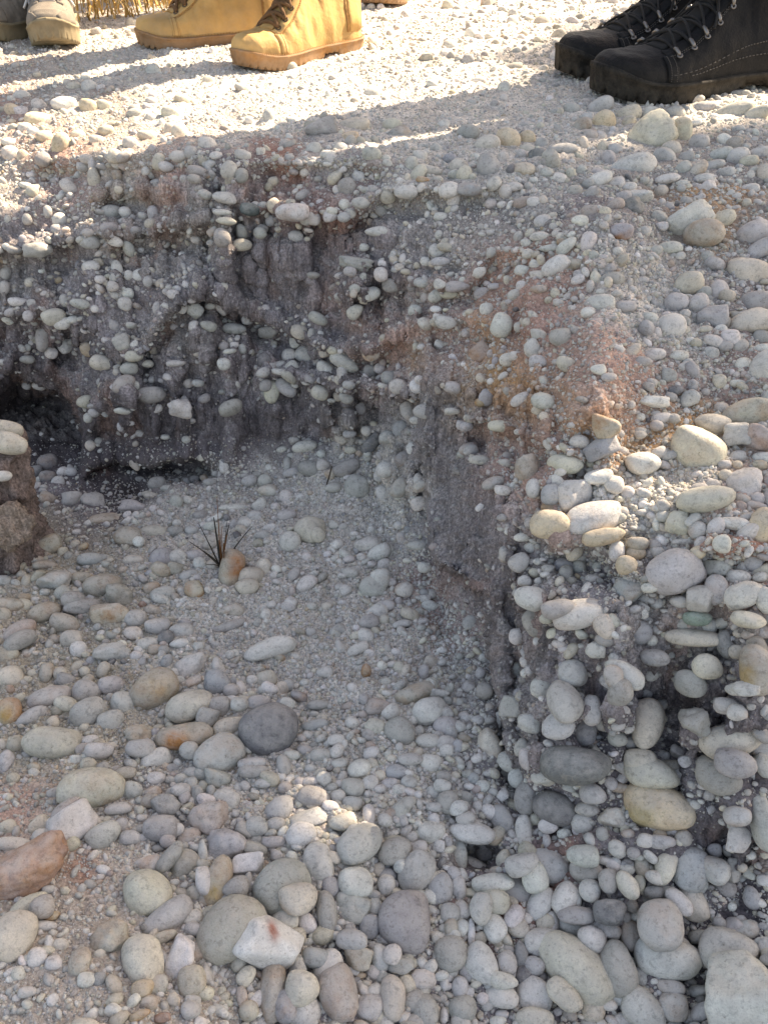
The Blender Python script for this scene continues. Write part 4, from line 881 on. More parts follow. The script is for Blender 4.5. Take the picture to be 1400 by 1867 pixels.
# twigs lying and standing in the rubble
M_TWIG = simple_mat('twig_bark', (.07, .055, .04), .8, .3, 80, .5)
for (pts, lb) in [([(605, 850), (601, 866), (595, 886)], 'thin dark twig standing among stones at the head of the gully floor')]:
    gp = [look(P, np.array(float(a)), np.array(float(b))) for a, b in pts]; foot = gp[-1]
    pts3 = [at_px(a, b, foot[1] - .004 * i) for i, (a, b) in enumerate(pts)]
    mb = MB().add(tube(np.array(pts3) - foot, .0008, 6)); o = mb.build('twig', M_TWIG); o.location = tuple(foot); tag(o, lb, 'twig')
# ---------------------------------------------------------------- dry straw at the back of the bank
M_STRAW = simple_mat('straw', (.50, .33, .12), .8, .35, 40, .1)
vs, fs = [], []
sg = np.random.default_rng(8)
for i in range(1900):
    u = sg.uniform(90, 430) if i % 4 else sg.uniform(-500, 420); y = sg.uniform(1.72 + .0006 * max(0, u - 150), 2.7); z = 0; x = (u - 700) / FPX * (y * CP + CZ * SP)
    h = sg.uniform(.02, .06); a = sg.uniform(0, 6.28); l = sg.uniform(.01, .05); w = sg.uniform(.0008, .002)
    p0 = np.array([x, y, 0]); p1 = p0 + np.array([math.cos(a) * l * .4, math.sin(a) * l * .4, h * .7]); p2 = p0 + np.array([math.cos(a) * l, math.sin(a) * l, h * sg.uniform(.3, 1.0)])
    sd_ = np.array([-math.sin(a), math.cos(a), 0]) * w; n0 = len(vs)
    vs += [p0 - sd_, p0 + sd_, p1 - sd_, p1 + sd_, p2]; fs += [(n0, n0 + 1, n0 + 3, n0 + 2), (n0 + 2, n0 + 3, n0 + 4)]
tag(mesh_obj('dry_grass', vs, faces=fs, mat=M_STRAW), 'dry golden straw grass on the bank behind the people', 'grass', kind='stuff')
# ---------------------------------------------------------------- the unseen tree whose crown, shaped around the wanted sunlight, keeps the gully in shade
def lit(u, v):
    vb = np.interp(u, [-900, -60, 0, 60, 135, 160, 300, 420, 500, 640, 760, 800, 850, 900, 960, 1080, 1300, 1340, 1500], [325, 330, 335, 332, 330, 268, 262, 256, 226, 216, 206, 170, 90, 60, 40, 25, 20, 165, 160])
    L = (v < vb).astype(float)
    L = np.where((u > 700) & (u < 1330) & (v < 205) & (L < 1), .30, L)
    L = np.where((u > 480) & (u < 980) & (v > 205) & (v < 262), .35, L)
    SP_ = [(1108, 915, 8, 6)]
    for (cu, cv, ru, rv) in SP_: L = np.maximum(L, .92 * (((u - cu) / ru) ** 2 + ((v - cv) / rv) ** 2 < 1))
    for (cu, cv, ru, rv) in [ (960, 190, 50, 9), (1190, 196, 80, 10), (915, 255, 26, 20), (1105, 216, 26, 14),
                             (965, 238, 22, 10), (630, 256, 20, 16), (725, 240, 20, 14), (575, 270, 16, 10), (430, 275, 20, 10), (1290, 175, 50, 10), (1395, 200, 30, 8)]:
        L = np.maximum(L, (((u - cu) / ru) ** 2 + ((v - cv) / rv) ** 2 < 1).astype(float))
    return L
S1 = np.array(sd.cross(Vector((0, 0, 1))).normalized()); S2 = np.cross(np.array(sd), S1); SDn = np.array(sd)
CELL = .012; H = 420
jj = (V > -200) & (V < 2250) & (U > -1200) & (U < 2600) & (P[..., 1] < 3.2)
pts = P[jj]; ll = lit(U[jj], V[jj])
shd = np.zeros((H, H)); cnt = np.zeros((H, H)); s_ = pts @ S1; t_ = pts @ S2
s0, t0 = s_.mean(), t_.mean(); s0 = float(np.array([0, .6, -.1]) @ S1); t0 = float(np.array([0, .6, -.1]) @ S2)
ci = np.floor((s_ - s0) / CELL + H / 2).astype(int); cj = np.floor((t_ - t0) / CELL + H / 2).astype(int)
ok = (ci >= 0) & (ci < H) & (cj >= 0) & (cj < H)
np.add.at(cnt, (ci[ok], cj[ok]), 1); lm_ = np.zeros((H, H)); np.maximum.at(lm_, (ci[ok], cj[ok]), ll[ok])
LITMAP = np.where(cnt > 0, lm_, 0)
tr = np.random.default_rng(77)
crown_c = np.array([0, .55, -.1]) + SDn * 5.4
leafv, leaff = [], []
nleaf = 0
while nleaf < 15000:
    q = tr.normal(size=3); q /= np.linalg.norm(q); q *= tr.random() ** (1 / 2.4)
    c = crown_c + q * np.array([1.9, 2.3, 1.5])
    r = tr.uniform(.035, .065)
    a_ = int((c @ S1 - s0) / CELL + H / 2); b_ = int((c @ S2 - t0) / CELL + H / 2); k = int(r * .75 / CELL) + 1
    if 0 <= a_ < H and 0 <= b_ < H:
        w = LITMAP[max(0, a_ - k):a_ + k + 1, max(0, b_ - k):b_ + k + 1]
        mx = w.max() if w.size else 0
        if .9 < mx < .95:
            k2 = int((r + .027) / CELL) + 1; w2 = LITMAP[max(0, a_ - k2):a_ + k2 + 1, max(0, b_ - k2):b_ + k2 + 1]; mx = 1.0 if w2.max() > .9 else w2.max()
        if mx > .9 or tr.random() < mx ** .25 * .98: nleaf += .02; continue
    n_ = tr.normal(size=3) + SDn * .9; n_ /= np.linalg.norm(n_); t1 = np.cross(n_, tr.normal(size=3)); t1 /= np.linalg.norm(t1); t2 = np.cross(n_, t1)
    o = len(leafv)
    leafv += [c - t1 * r, c - t1 * r * .3 + t2 * r * .45 + n_ * .006, c + t1 * r * .5 + t2 * r * .36, c + t1 * r * 1.15, c + t1 * r * .5 - t2 * r * .36, c - t1 * r * .3 - t2 * r * .45 + n_ * .006]
    leaff += [(o, o + 1, o + 2, o + 3), (o, o + 3, o + 4, o + 5)]; nleaf += 1
M_LEAF = simple_mat('leaf', (.06, .10, .03), .5, .4, 5, .1); M_BARK = simple_mat('bark', (.14, .11, .085), .9, .35, 12, .8, .01)
tree_foot = np.array([crown_c[0] + .7, crown_c[1] + .9, -.02])
tree = empty('broadleaf_tree', tuple(tree_foot)); tag(tree, 'leafy broadleaf tree to the right whose crown shades the gully', 'tree')
crown = mesh_obj('crown', np.array(leafv) - tree_foot, faces=leaff, mat=M_LEAF, parent=tree, smooth=False)
mb = MB(); cc_ = crown_c - tree_foot; tt = np.linspace(0, 1, 14)[:, None]
trunk = np.concatenate([tt * np.array([cc_[0] * .45, cc_[1] * .45, cc_[2] - .3])], 0) + np.stack([.05 * np.sin(tt[:, 0] * 5), .04 * np.sin(tt[:, 0] * 4), 0 * tt[:, 0]], 1)
mb.add(tube(trunk, np.linspace(.13, .07, 14), 12))
for i in range(16):
    st_ = trunk[-1 - (i % 5)]; e = cc_ + tr.normal(size=3) * np.array([.9, 1.0, .6]); md = (st_ + e) / 2 + tr.normal(size=3) * .12 + np.array([0, 0, .15])
    pth = (1 - tt) ** 2 * st_ + 2 * tt * (1 - tt) * md + tt ** 2 * e; mb.add(tube(pth, np.linspace(.03, .006, 14), 7))
mb.build('trunk', M_BARK, tree)

# crumpled clear plastic left lying behind the tan boots
g_ = np.random.default_rng(12); v_, f_ = ICO[5]; w_ = v_ * np.array([.040, .028, .030]) * (1 + .22 * (1 - 2 * np.abs(fbm(v_ * 2.2 + 5, 3, 4))) + .05 * fbm(v_ * 9, 2, 6))[:, None]
m_pl, ntp, bp = new_mat('clear_plastic'); bp.inputs['Base Color'].default_value = (.55, .60, .68, 1); bp.inputs['Roughness'].default_value = .12; bp.inputs['Transmission Weight'].default_value = .55
pb = mesh_obj('plastic_bag', w_, tris=f_, mat=m_pl); pb.location = (-.205, 1.92, .028); tag(pb, 'crumpled pale clear plastic bag lying behind the tan boots', 'plastic bag')
# ---------------------------------------------------------------- people standing on the bank: footwear, trousers, body
def interp(xs, ys, x): return np.interp(x, xs, ys)
OUT_S = [0, .012, .04, .09, .18, .30, .42, .55, .68, .78, .86, .92, .96, .985, 1.0]
OUT_W = [0, .45, .68, .84, .93, .90, .84, .90, 1.0, 1.0, .93, .78, .58, .36, 0]
class Boot:
    """heel at x=0, toe at x=L, sole at z=0"""
    def __init__(s, L, W, H, sole, toe_h, spring=.010, chunky=False, low=False, pinch=.72):
        s.L, s.W, s.H, s.sole, s.toe, s.spring, s.chunky, s.low, s.pinch = L, W, H, sole, toe_h, spring, chunky, low, pinch
    def hw(s, q): return s.W * interp(OUT_S, OUT_W, q)
    def side(s, q): return np.where(q > .5, .003 * np.sin((q - .5) * 6.28) * s.L / .3, 0)     # the slight inward swing of the forefoot
    def lift(s, q): return s.spring * np.clip((q - .72) / .28, 0, 1) ** 1.8
    def top(s, q):
        hi = s.H; t = s.toe
        if s.low: return interp([0, .04, .22, .40, .50, .60, .72, .84, .93, .98, 1.0], [hi * .72, hi, hi * .98, hi, hi * .93, hi * .78, t + .014, t + .003, t * .92, t * .66, t * .30], q)
        return interp([0, .03, .12, .32, .40, .48, .57, .66, .76, .88, .94, .98, 1.0], [hi * .55, hi * .98, hi, hi, hi * .86, t + (hi - t) * .60, t + (hi - t) * .36, t + (hi - t) * .17, t + .005, t * 1.0, t * .93, t * .76, t * .42], q)
    def pt(s, q, phi):
        """phi 0..pi runs over the foot from the right side to the left side"""
        q = np.asarray(q, float); phi = np.asarray(phi, float)
        zb = s.sole * .92 + s.lift(q); h = s.top(q) - s.sole * .92
        z = zb + h * np.sin(phi) ** .80
        zr = z - zb
        tall = np.clip((s.top(q) - s.toe) / (s.H - s.toe + 1e-6), 0, 1)
        narrow = 1 - (1 - s.pinch) * tall * sstep(.02, .07, zr)
        instep = 1 - .22 * np.clip(tall * 1.5, 0, 1) * sstep(.03, .09, zr) * (q > .4)
        c = np.cos(phi); y = s.hw(q) * .955 * narrow * instep * np.sign(c) * np.abs(c) ** .72
        x = q * s.L + (-.010 * sstep(.03, .10, zr) * (q < .3) + .004 * (q < .1) * np.sin(np.clip(zr / .06, 0, 1) * 3.14)) * s.L / .3
        return np.stack([x, y + s.side(q), z], -1)
    def nrm(s, q, phi):
        e = 1e-3; a = s.pt(q + e, phi) - s.pt(q - e, phi); b = s.pt(q, phi + e) - s.pt(q, phi - e); n = np.cross(a, b)
        n /= np.linalg.norm(n) + 1e-12; c = s.pt(q, phi) - np.array([s.L * float(q), 0, s.sole + .02]); return n if n @ c > 0 else -n
    def upper(s, seed, crease=.0016):
        q = np.concatenate([np.linspace(0, .06, 8)[:-1], np.linspace(.06, .93, 70), np.linspace(.93, 1, 10)[1:]]); ph = np.linspace(0, math.pi, 56)
        Q, PH = np.meshgrid(q, ph, indexing='ij'); X = s.pt(Q, PH)
        n = np.zeros_like(X); n[..., 1] = np.cos(PH); n[..., 2] = np.sin(PH)
        d = crease * fbm(X * np.array([70, 30, 45.]) + seed, 3, 3) + crease * .7 * np.sin(X[..., 0] * 560 + 3 * fbm(X * 40, 2, 4)) * np.exp(-((Q - .66) / .07) ** 2) * np.sin(PH)
        d -= .0016 * np.exp(-((Q - .80) / .008) ** 2) * (not s.low)
        X = X + n * d[..., None]; nq, npn = Q.shape; i = np.arange(nq * npn).reshape(nq, npn)
        F = [tuple(int(z) for z in (i[a, b], i[a + 1, b], i[a + 1, b + 1], i[a, b + 1])) for a in range(nq - 1) for b in range(npn - 1)]
        return X.reshape(-1, 3), F
    def patch(s, qa, qb, pa, pb, th=.0016, n=(14, 8), skew=0.0):
        vs = []; 
        for lay in (0, 1):
            for i in range(n[0] + 1):
                for j in range(n[1] + 1):
                    ph = pa + (pb - pa) * j / n[1]; q = qa + (qb - qa) * i / n[0] + skew * (j / n[1])
                    edge = min(i, n[0] - i, j, n[1] - j); vs.append(s.pt(q, ph) + s.nrm(q, ph) * ((th if edge else th * .6) if lay else -.001))
        m = n[1] + 1; k = (n[0] + 1) * m; fs = []
        for lay in (0, 1):
            for i in range(n[0]):
                for j in range(n[1]):
                    f = (lay * k + i * m + j, lay * k + (i + 1) * m + j, lay * k + (i + 1) * m + j + 1, lay * k + i * m + j + 1); fs.append(f if lay else f[::-1])
        ring = [i * m for i in range(n[0] + 1)] + [n[0] * m + j for j in range(1, m)] + [i * m + n[1] for i in range(n[0] - 1, -1, -1)] + [j for j in range(n[1] - 1, 0, -1)]
        for a in range(len(ring)): b = ring[(a + 1) % len(ring)]; fs.append((ring[a], b, b + k, ring[a] + k))
        return vs, fs
    def ring_pts(s, n=150, grow=1.0):
        t = np.linspace(0, 1, n); q = .5 - .5 * np.cos(t * math.pi)
        r = np.stack([q * s.L, s.hw(q) * grow + s.side(q)], 1); l = np.stack([q[::-1] * s.L, -s.hw(q[::-1]) * grow + s.side(q[::-1])], 1)
        return np.concatenate([r[:-1], l[:-1]]), np.concatenate([q[:-1], q[::-1][:-1]])
    def sole_mesh(s):
        R, q = s.ring_pts(); n = len(R); c = np.array([s.L * .5, 0])
        arc = np.cumsum(np.r_[0, np.linalg.norm(np.diff(R, axis=0), axis=1)])
        pitch = .016 if s.chunky else .0105
        lug = ((arc / pitch + .35 * np.sin(arc * 55)) % 1 < .70).astype(float); depth = .006 if s.chunky else .0035
        arch = sstep(.27, .31, q) * (1 - sstep(.40, .46, q)) * (.012 if s.chunky else .008)
        rand = (.007 if s.chunky else .003) * sstep(.86, .99, q) + (.006 if s.chunky else 0) * (1 - sstep(.02, .14, q))
        zb = (1 - lug) * depth + arch + s.lift(q) * 1.1; th = s.sole
        levels = [(zb, .97 + .025 * lug), (depth + arch + s.lift(q) + .001 + 0 * q, .985 + .03 * lug * s.chunky), (th * .55 + s.lift(q) + 0 * q, 1.02), (th * .86 + s.lift(q) + rand * .6, 1.035), (th * .88 + s.lift(q) + rand * .7, 1.055), (th + s.lift(q) + rand, 1.05), (th * 1.02 + s.lift(q) + rand, .96)]
        vs, fs = [], []
        for z, g in levels:
            G = np.broadcast_to(g, (n,))
            for i in range(n): vs.append((c[0] + (R[i, 0] - c[0]) * (1 + (G[i] - 1) * .35), R[i, 1] * G[i], float(np.broadcast_to(z, (n,))[i])))
        for l in range(len(levels) - 1):
            for i in range(n): j = (i + 1) % n; fs.append((l * n + i, l * n + j, (l + 1) * n + j, (l + 1) * n + i))
        # underside and inner top closed strip by strip across the foot
        h = n // 2
        for base_, rev in ((0, True), ((len(levels) - 1) * n, False)):
            for i in range(h - 1 if n % 2 == 0 else h):
                a, b = base_ + i + 0, base_ + i + 1; c2, d2 = base_ + (n - i) % n, base_ + (n - i - 1) % n
                f = (a, b, d2, c2) if len({a, b, c2, d2}) == 4 else tuple(dict.fromkeys((a, b, d2, c2)))
                if len(f) > 2: fs.append(f[::-1] if rev else f)
        return vs, fs
    def line(s, pts, off=.001, n=60):
        P_ = np.array(pts, float); t = np.linspace(0, len(P_) - 1, n); q = np.interp(t, range(len(P_)), P_[:, 0]); ph = np.interp(t, range(len(P_)), P_[:, 1])
        return np.array([s.pt(a, b) + s.nrm(a, b) * off for a, b in zip(q, ph)])
def dashes(mb, path, r=.0005, step=2, seg=4):
    for i in range(0, len(path) - 1, step): mb.add(tube([path[i], (path[i] + path[i + 1]) / 2, path[i + 1]], r, seg))
def torus(c, n_, R, r, seg=12, ring=6):
    n_ = n_ / np.linalg.norm(n_); a = np.cross(n_, [0, 0, 1.0] if abs(n_[2]) < .9 else [1.0, 0, 0]); a /= np.linalg.norm(a); b = np.cross(n_, a); vs, fs = [], []
    for i in range(seg):
        t = 2 * math.pi * i / seg; d = a * math.cos(t) + b * math.sin(t)
        for k in range(ring): u_ = 2 * math.pi * k / ring; vs.append(c + d * (R + r * math.cos(u_)) + n_ * r * math.sin(u_))
    for i in range(seg):
        for k in range(ring): fs.append((i * ring + k, ((i + 1) % seg) * ring + k, ((i + 1) % seg) * ring + (k + 1) % ring, i * ring + (k + 1) % ring))
    return vs, fs
def make_boot(style, bt, mats, parent, loc, rz, mirror=1, seed=1, part='boot', label=None):
    up = MB().add(bt.upper(seed)); 
    if style != 'sneaker':
        for sd_ in (0, 1):
            f = (lambda a: a) if sd_ == 0 else (lambda a: math.pi - a)
            up.add(bt.patch(.42, .785, f(.95), f(1.28), .0022)); up.add(bt.patch(.01, .20, f(.05), f(.75), .002)); up.add(bt.patch(.755, .80, f(.06), f(1.0), .0015, (5, 10)))
        up.add(tube(bt.line([(.02, .9), (.05, 1.3), (.05, math.pi - 1.3), (.02, math.pi - .9)], .001), .0035, 8))
    else:
        for sd_ in (0, 1):
            f = (lambda a: a) if sd_ == 0 else (lambda a: math.pi - a)
            up.add(bt.patch(.50, .78, f(1.0), f(1.3), .0018)); up.add(bt.patch(.80, .97, f(.05), f(.8), .0018))
    o = up.build(part, mats['upper'], parent); o.location = loc; o.rotation_euler = (0, 0, rz); o.scale = (1, mirror, 1)
    if label: o['label'] = label
    MB().add(bt.sole_mesh()).build('sole', mats['sole'], o)
    # stitching, in rows of short dashes
    st = MB()
    for a in (0, 1):
        f = (lambda x: x) if a == 0 else (lambda x: math.pi - x)
        if style != 'sneaker':
            dashes(st, bt.line([(.46, f(.92)), (.775, f(.92))], .0022, 70)); dashes(st, bt.line([(.46, f(.88)), (.775, f(.88))], .0008, 70))
            dashes(st, bt.line([(.79, f(.08)), (.79, f(.95))], .0020, 34)); dashes(st, bt.line([(.767, f(.08)), (.767, f(.95))], .0020, 34)); dashes(st, bt.line([(.205, f(.06)), (.205, f(.5)), (.175, f(.75))], .0024, 40))
            R, q = bt.ring_pts(160, 1.02)
            half = [np.array([R[i, 0], R[i, 1] * (1 if True else 1), bt.sole * 1.03 + float(bt.lift(q[i])) + .001]) for i in (range(10, 150) if a == 0 else range(170, 310))]
            if style == 'tan': dashes(st, half, .0006)
            else: dashes(st, bt.line([(.25, f(.16)), (.45, f(.22)), (.78, f(.26))], .0012, 60), .0006); dashes(st, bt.line([(.30, f(.10)), (.50, f(.14)), (.70, f(.16))], .0012, 50), .0006)
        else: dashes(st, bt.line([(.80, f(.8)), (.94, f(.5))], .0022, 24))
    if style != 'sneaker':
        for f in (lambda x: x, lambda x: math.pi - x): st.add(tube(bt.line([(.215, f(.05)), (.215, f(.5)), (.19, f(.75)), (.30, f(.98)), (.40, f(.90))], .0004, 40), .0012, 5)); st.add(tube(bt.line([(.30, f(.98)), (.16, f(1.15)), (.05, f(1.25))], .0004, 30), .0009, 5))
        st.build('stitching', mats['stitch'], o)
    # tongue, eyelets and laces
    n_eye = 6 if style != 'sneaker' else 5
    qs = np.linspace(.745, .44, n_eye)
    tng = MB().add(bt.patch(.40, .77, 1.36, math.pi - 1.36, .003, (20, 8))); tng.build('tongue', mats['tongue'], o)
    eyes = {0: [], 1: []}
    for i, q in enumerate(qs):
        for a in (0, 1):
            ph = 1.17 if a == 0 else math.pi - 1.17
            if style == 'black': ph = 1.02 if a == 0 else math.pi - 1.02
            c = bt.pt(q, ph) + bt.nrm(q, ph) * .0022; nn_ = bt.nrm(q, ph); e = MB()
            if style == 'black':       # metal loop hooks on short webbing
                dwn = bt.pt(q, ph - .10 if a == 0 else ph + .10) - bt.pt(q, ph); dwn /= np.linalg.norm(dwn)
                e.add(tube([c - dwn * .004 + nn_ * .002, c + nn_ * .004, c + dwn * .006 + nn_ * .0035, c + dwn * .009 + nn_ * .001], [.0018, .0024, .0024, .0020], 8)); e.add(torus(c + dwn * .010 + nn_ * .002, nn_, .0026, .0011))
            else: e.add(torus(c, nn_, .0036 if style == 'tan' else .0022, .0010))
            e.build('eyelet', mats['metal'], o); eyes[a].append((c, nn_))
    lc = MB(); lr = .0027 if style == 'tan' else (.0017 if style == 'black' else .0019)
    for i in range(n_eye):
        (ca, na), (cb, nb) = eyes[0][i], eyes[1][i]; mid = bt.pt(qs[i], math.pi / 2) + np.array([0, 0, .006])
        t = np.linspace(0, 1, 16)[:, None]; ctrl = 2 * mid - (ca + cb) / 2
        pth = (1 - t) ** 2 * (ca - na * .001) + 2 * t * (1 - t) * ctrl + t * t * (cb - nb * .001); lc.add(tube(pth, lr, 7))
        if i + 1 < n_eye:
            for (p0, p1) in ((eyes[0][i][0], eyes[1][i + 1][0]), (eyes[1][i][0], eyes[0][i + 1][0])):
                m_ = bt.pt((qs[i] + qs[i + 1]) / 2, math.pi / 2) + np.array([0, 0, .010]); ct = 2 * m_ - (p0 + p1) / 2
                lc.add(tube((1 - t) ** 2 * p0 + 2 * t * (1 - t) * ct + t * t * p1, lr, 7))
    # the bow: two loops and two hanging ends
    kq = qs[-1] if style != 'black' else qs[-2]; k0 = bt.pt(kq, math.pi / 2) + np.array([.004, 0, .011]); t = np.linspace(0, 1, 30)
    for a in (-1, 1):
        ang = t * 2 * math.pi; loop = k0 + np.stack([.006 + .018 * np.sin(ang / 2) ** 2 + .0 * t, a * (.024 * np.sin(ang / 2) + .009 * np.sin(ang)), -.020 * np.sin(ang / 2) ** 2 + .006 * np.sin(ang)], 1); lc.add(tube(loop, lr, 7))
        end = k0 + np.stack([.030 * t + .006 * np.sin(t * 6), a * (.014 * t + .024 * t * t), .006 * np.sin(t * 3.14) - .050 * t ** 1.6], 1); lc.add(tube(end, lr, 7))
    lc.add(tube([k0 - np.array([0, .005, 0]), k0 + np.array([0, 0, .002]), k0 + np.array([0, .005, 0])], .0045, 8))
    lc.build('lace', mats['lace'], o)
    return o
def skin_mesh(name, joints, links, mat, parent, sub=1):
    """joints: name -> ((x, y, z), radius); one continuous surface grown over the links"""
    ks = list(joints); me = bpy.data.meshes.new(name); me.from_pydata([joints[k][0] for k in ks], [(ks.index(a), ks.index(b)) for a, b in links], [])
    o = bpy.data.objects.new(name, me); COL.objects.link(o); m = o.modifiers.new('s', 'SKIN'); m.use_smooth_shade = True
    for i, k in enumerate(ks):
        r = joints[k][1]; me.skin_vertices[0].data[i].radius = (r, r) if not isinstance(r, tuple) else r; me.skin_vertices[0].data[i].use_root = (i == 0)
    s2 = o.modifiers.new('d', 'SUBSURF'); s2.levels = sub; s2.render_levels = sub
    dg = bpy.context.evaluated_depsgraph_get(); new = bpy.data.meshes.new_from_object(o.evaluated_get(dg)); bpy.data.objects.remove(o)
    new.name = name; q = bpy.data.objects.new(name, new); COL.objects.link(q); new.materials.clear(); new.materials.append(mat)
    new.polygons.foreach_set('use_smooth', np.ones(len(new.polygons), bool)); q.parent = parent; return q
M_SKIN = simple_mat('skin', (.50, .31, .22), .5, .06, 30, .1); M_HAIR = simple_mat('hair', (.04, .028, .02), .6, .3, 90, .6)
def make_person(root, feet, sc, face, trouser_mat, top_mat, cuff=.15):
    """feet: ankle points in root space; face: unit vector the person looks along; sc: stature over 1.75 m"""
    f = np.array([face[0], face[1], 0]); f /= np.linalg.norm(f); r = np.array([f[1], -f[0], 0]); mid = (np.array(feet[0]) + np.array(feet[1])) / 2; mid[2] = 0
    if (np.array(feet[0]) - mid) @ r < 0: feet = feet[::-1]
    hip = mid + f * -.03; U_ = np.array([0, 0, 1.0]); J = {}
    def p(o, a, b, h): return tuple(o + r * a * sc + f * b * sc + U_ * h * sc)
    J['pelvis'] = (p(hip, 0, 0, .95), .14 * sc); J['waist'] = (p(hip, 0, .01, 1.06), .125 * sc); links = [('pelvis', 'waist')]
    for i, ft in enumerate(feet):
        ft = np.array(ft, float); s_ = 1 if i == 0 else -1; hp = np.array(p(hip, s_ * .095, 0, .88)); an = np.array([ft[0], ft[1], cuff]); kn = (hp + an) / 2 + f * .035 * sc
        J[f'hip{i}'] = (tuple(hp), .095 * sc); J[f'knee{i}'] = (tuple(kn), .068 * sc); J[f'calf{i}'] = (tuple(an * .6 + kn * .4), .064 * sc); J[f'cuff{i}'] = (tuple(an), .056 * sc)
        links += [('pelvis', f'hip{i}'), (f'hip{i}', f'knee{i}'), (f'knee{i}', f'calf{i}'), (f'calf{i}', f'cuff{i}')]
    skin_mesh('trousers', J, links, trouser_mat, root, 2)
    J = {'belly': (p(hip, 0, 0, 1.02), (.15 * sc, .115 * sc)), 'chest': (p(hip, 0, .01, 1.27), (.165 * sc, .12 * sc)), 'shoulder': (p(hip, 0, -.005, 1.41), (.12 * sc, .085 * sc)), 'collar': (p(hip, 0, 0, 1.475), .062 * sc)}
    links = [('belly', 'chest'), ('chest', 'shoulder'), ('shoulder', 'collar')]
    B = {'throat': (p(hip, 0, .005, 1.46), .05 * sc), 'neck': (p(hip, 0, .015, 1.53), .052 * sc), 'jaw': (p(hip, 0, .035, 1.60), (.062 * sc, .07 * sc)), 'brow': (p(hip, 0, .03, 1.66), (.075 * sc, .088 * sc)), 'scalp': (p(hip, 0, .015, 1.71), .07 * sc), 'nose': (p(hip, 0, .125, 1.635), .012 * sc), 'heart': (p(hip, 0, 0, 1.30), .07 * sc)}
    bl = [('heart', 'throat'), ('throat', 'neck'), ('neck', 'jaw'), ('jaw', 'brow'), ('brow', 'scalp'), ('jaw', 'nose')]
    for i, s_ in ((0, 1), (1, -1)):
        J[f'sh{i}'] = (p(hip, s_ * .185, -.005, 1.395), .062 * sc); J[f'el{i}'] = (p(hip, s_ * .235, -.02, 1.12), .050 * sc); J[f'wr{i}'] = (p(hip, s_ * .225, .08, .90), .036 * sc)
        links += [('shoulder', f'sh{i}'), (f'sh{i}', f'el{i}'), (f'el{i}', f'wr{i}')]
        B[f'up{i}'] = (p(hip, s_ * .185, 0, 1.38), .045 * sc); B[f'elb{i}'] = (p(hip, s_ * .235, -.02, 1.12), .036 * sc); B[f'wrist{i}'] = (p(hip, s_ * .224, .085, .885), (.022 * sc, .028 * sc)); B[f'palm{i}'] = (p(hip, s_ * .222, .10, .82), (.014 * sc, .038 * sc))
        bl += [('heart', f'up{i}'), (f'up{i}', f'elb{i}'), (f'elb{i}', f'wrist{i}'), (f'wrist{i}', f'palm{i}')]
        for k, (o_, ln) in enumerate(((-.028, .052), (-.010, .068), (.009, .074), (.027, .066))):
            B[f'k{i}{k}'] = (p(hip, s_ * .219, .108 + o_, .79), .0095 * sc); B[f'm{i}{k}'] = (p(hip, s_ * .212, .112 + o_, .79 - ln * .55), .0085 * sc); B[f't{i}{k}'] = (p(hip, s_ * .200, .116 + o_, .79 - ln), .007 * sc)
            bl += [(f'palm{i}', f'k{i}{k}'), (f'k{i}{k}', f'm{i}{k}'), (f'm{i}{k}', f't{i}{k}')]
        B[f'th{i}'] = (p(hip, s_ * .205, .145, .825), .011 * sc); B[f'tt{i}'] = (p(hip, s_ * .195, .160, .79), .009 * sc); bl += [(f'wrist{i}', f'th{i}'), (f'th{i}', f'tt{i}')]
    skin_mesh('jacket', J, links, top_mat, root, 2); skin_mesh('body', B, bl, M_SKIN, root, 2)
    g = np.random.default_rng(4); v, fc = ICO[4]; hc = np.array(p(hip, 0, .005, 1.685)); vv = v * np.array([.092, .098, .098]) * sc; vv = vv * (1 + .05 * fbm(v * 6, 3, 3))[:, None] + hc
    keep = ((vv - hc) @ f < .045 * sc) | (vv[:, 2] > hc[2] + .035 * sc); idm = -np.ones(len(v), int); idm[keep] = np.arange(keep.sum()); ff = fc[keep[fc].all(1)]
    mesh_obj('hair', vv[keep], tris=idm[ff], mat=M_HAIR, parent=root)
M_METAL = simple_mat('eyelet_metal', (.22, .21, .20), .45, .1, 50, .05, metal=.9); M_BRASS = simple_mat('dark_eyelet', (.10, .07, .05), .4, .1, 50, .05, metal=.6)
def fabric(name, c): return simple_mat(name, c, .9, .12, 90, .5, .0008, .2)
TAN = dict(upper=simple_mat('tan_leather', (.54, .33, .125), .7, .2, 26, .6, .0012, .25, dust=.2), sole=simple_mat('tan_rubber', (.30, .145, .05), .75, .22, 60, .5, .001, .25, dust=.35), stitch=simple_mat('tan_thread', (.30, .16, .06), .8), tongue=simple_mat('tan_tongue', (.42, .25, .09), .7), metal=M_BRASS, lace=simple_mat('brown_lace', (.17, .085, .035), .8, .3, 400, .8, .001))
BLK = dict(upper=simple_mat('black_leather', (.007, .007, .0075), .7, .2, 40, .8, .0014, .22, dust=.035), sole=simple_mat('black_rubber', (.009, .0085, .0075), .85, .3, 60, .8, .0014, .2, dust=.14), stitch=simple_mat('grey_thread', (.12, .11, .10), .8), tongue=simple_mat('black_tongue', (.012, .012, .012), .85), metal=M_METAL, lace=simple_mat('black_lace', (.015, .015, .015), .8, .3, 400, .8, .001))
SNK = dict(upper=simple_mat('grey_canvas', (.23, .20, .165), .85, .15, 120, .6, .001, .2), sole=simple_mat('pale_rubber', (.27, .22, .14), .7, .2, 60, .3, .0008, .3), stitch=simple_mat('pale_thread', (.4, .38, .34), .8), tongue=simple_mat('grey_tongue', (.36, .33, .30), .85), metal=M_METAL, lace=simple_mat('white_lace', (.62, .60, .56), .85, .2, 400, .6, .001))
BRN = dict(TAN, upper=simple_mat('ochre_leather', (.50, .30, .11), .6, .2, 30, .4, .0008, .3))
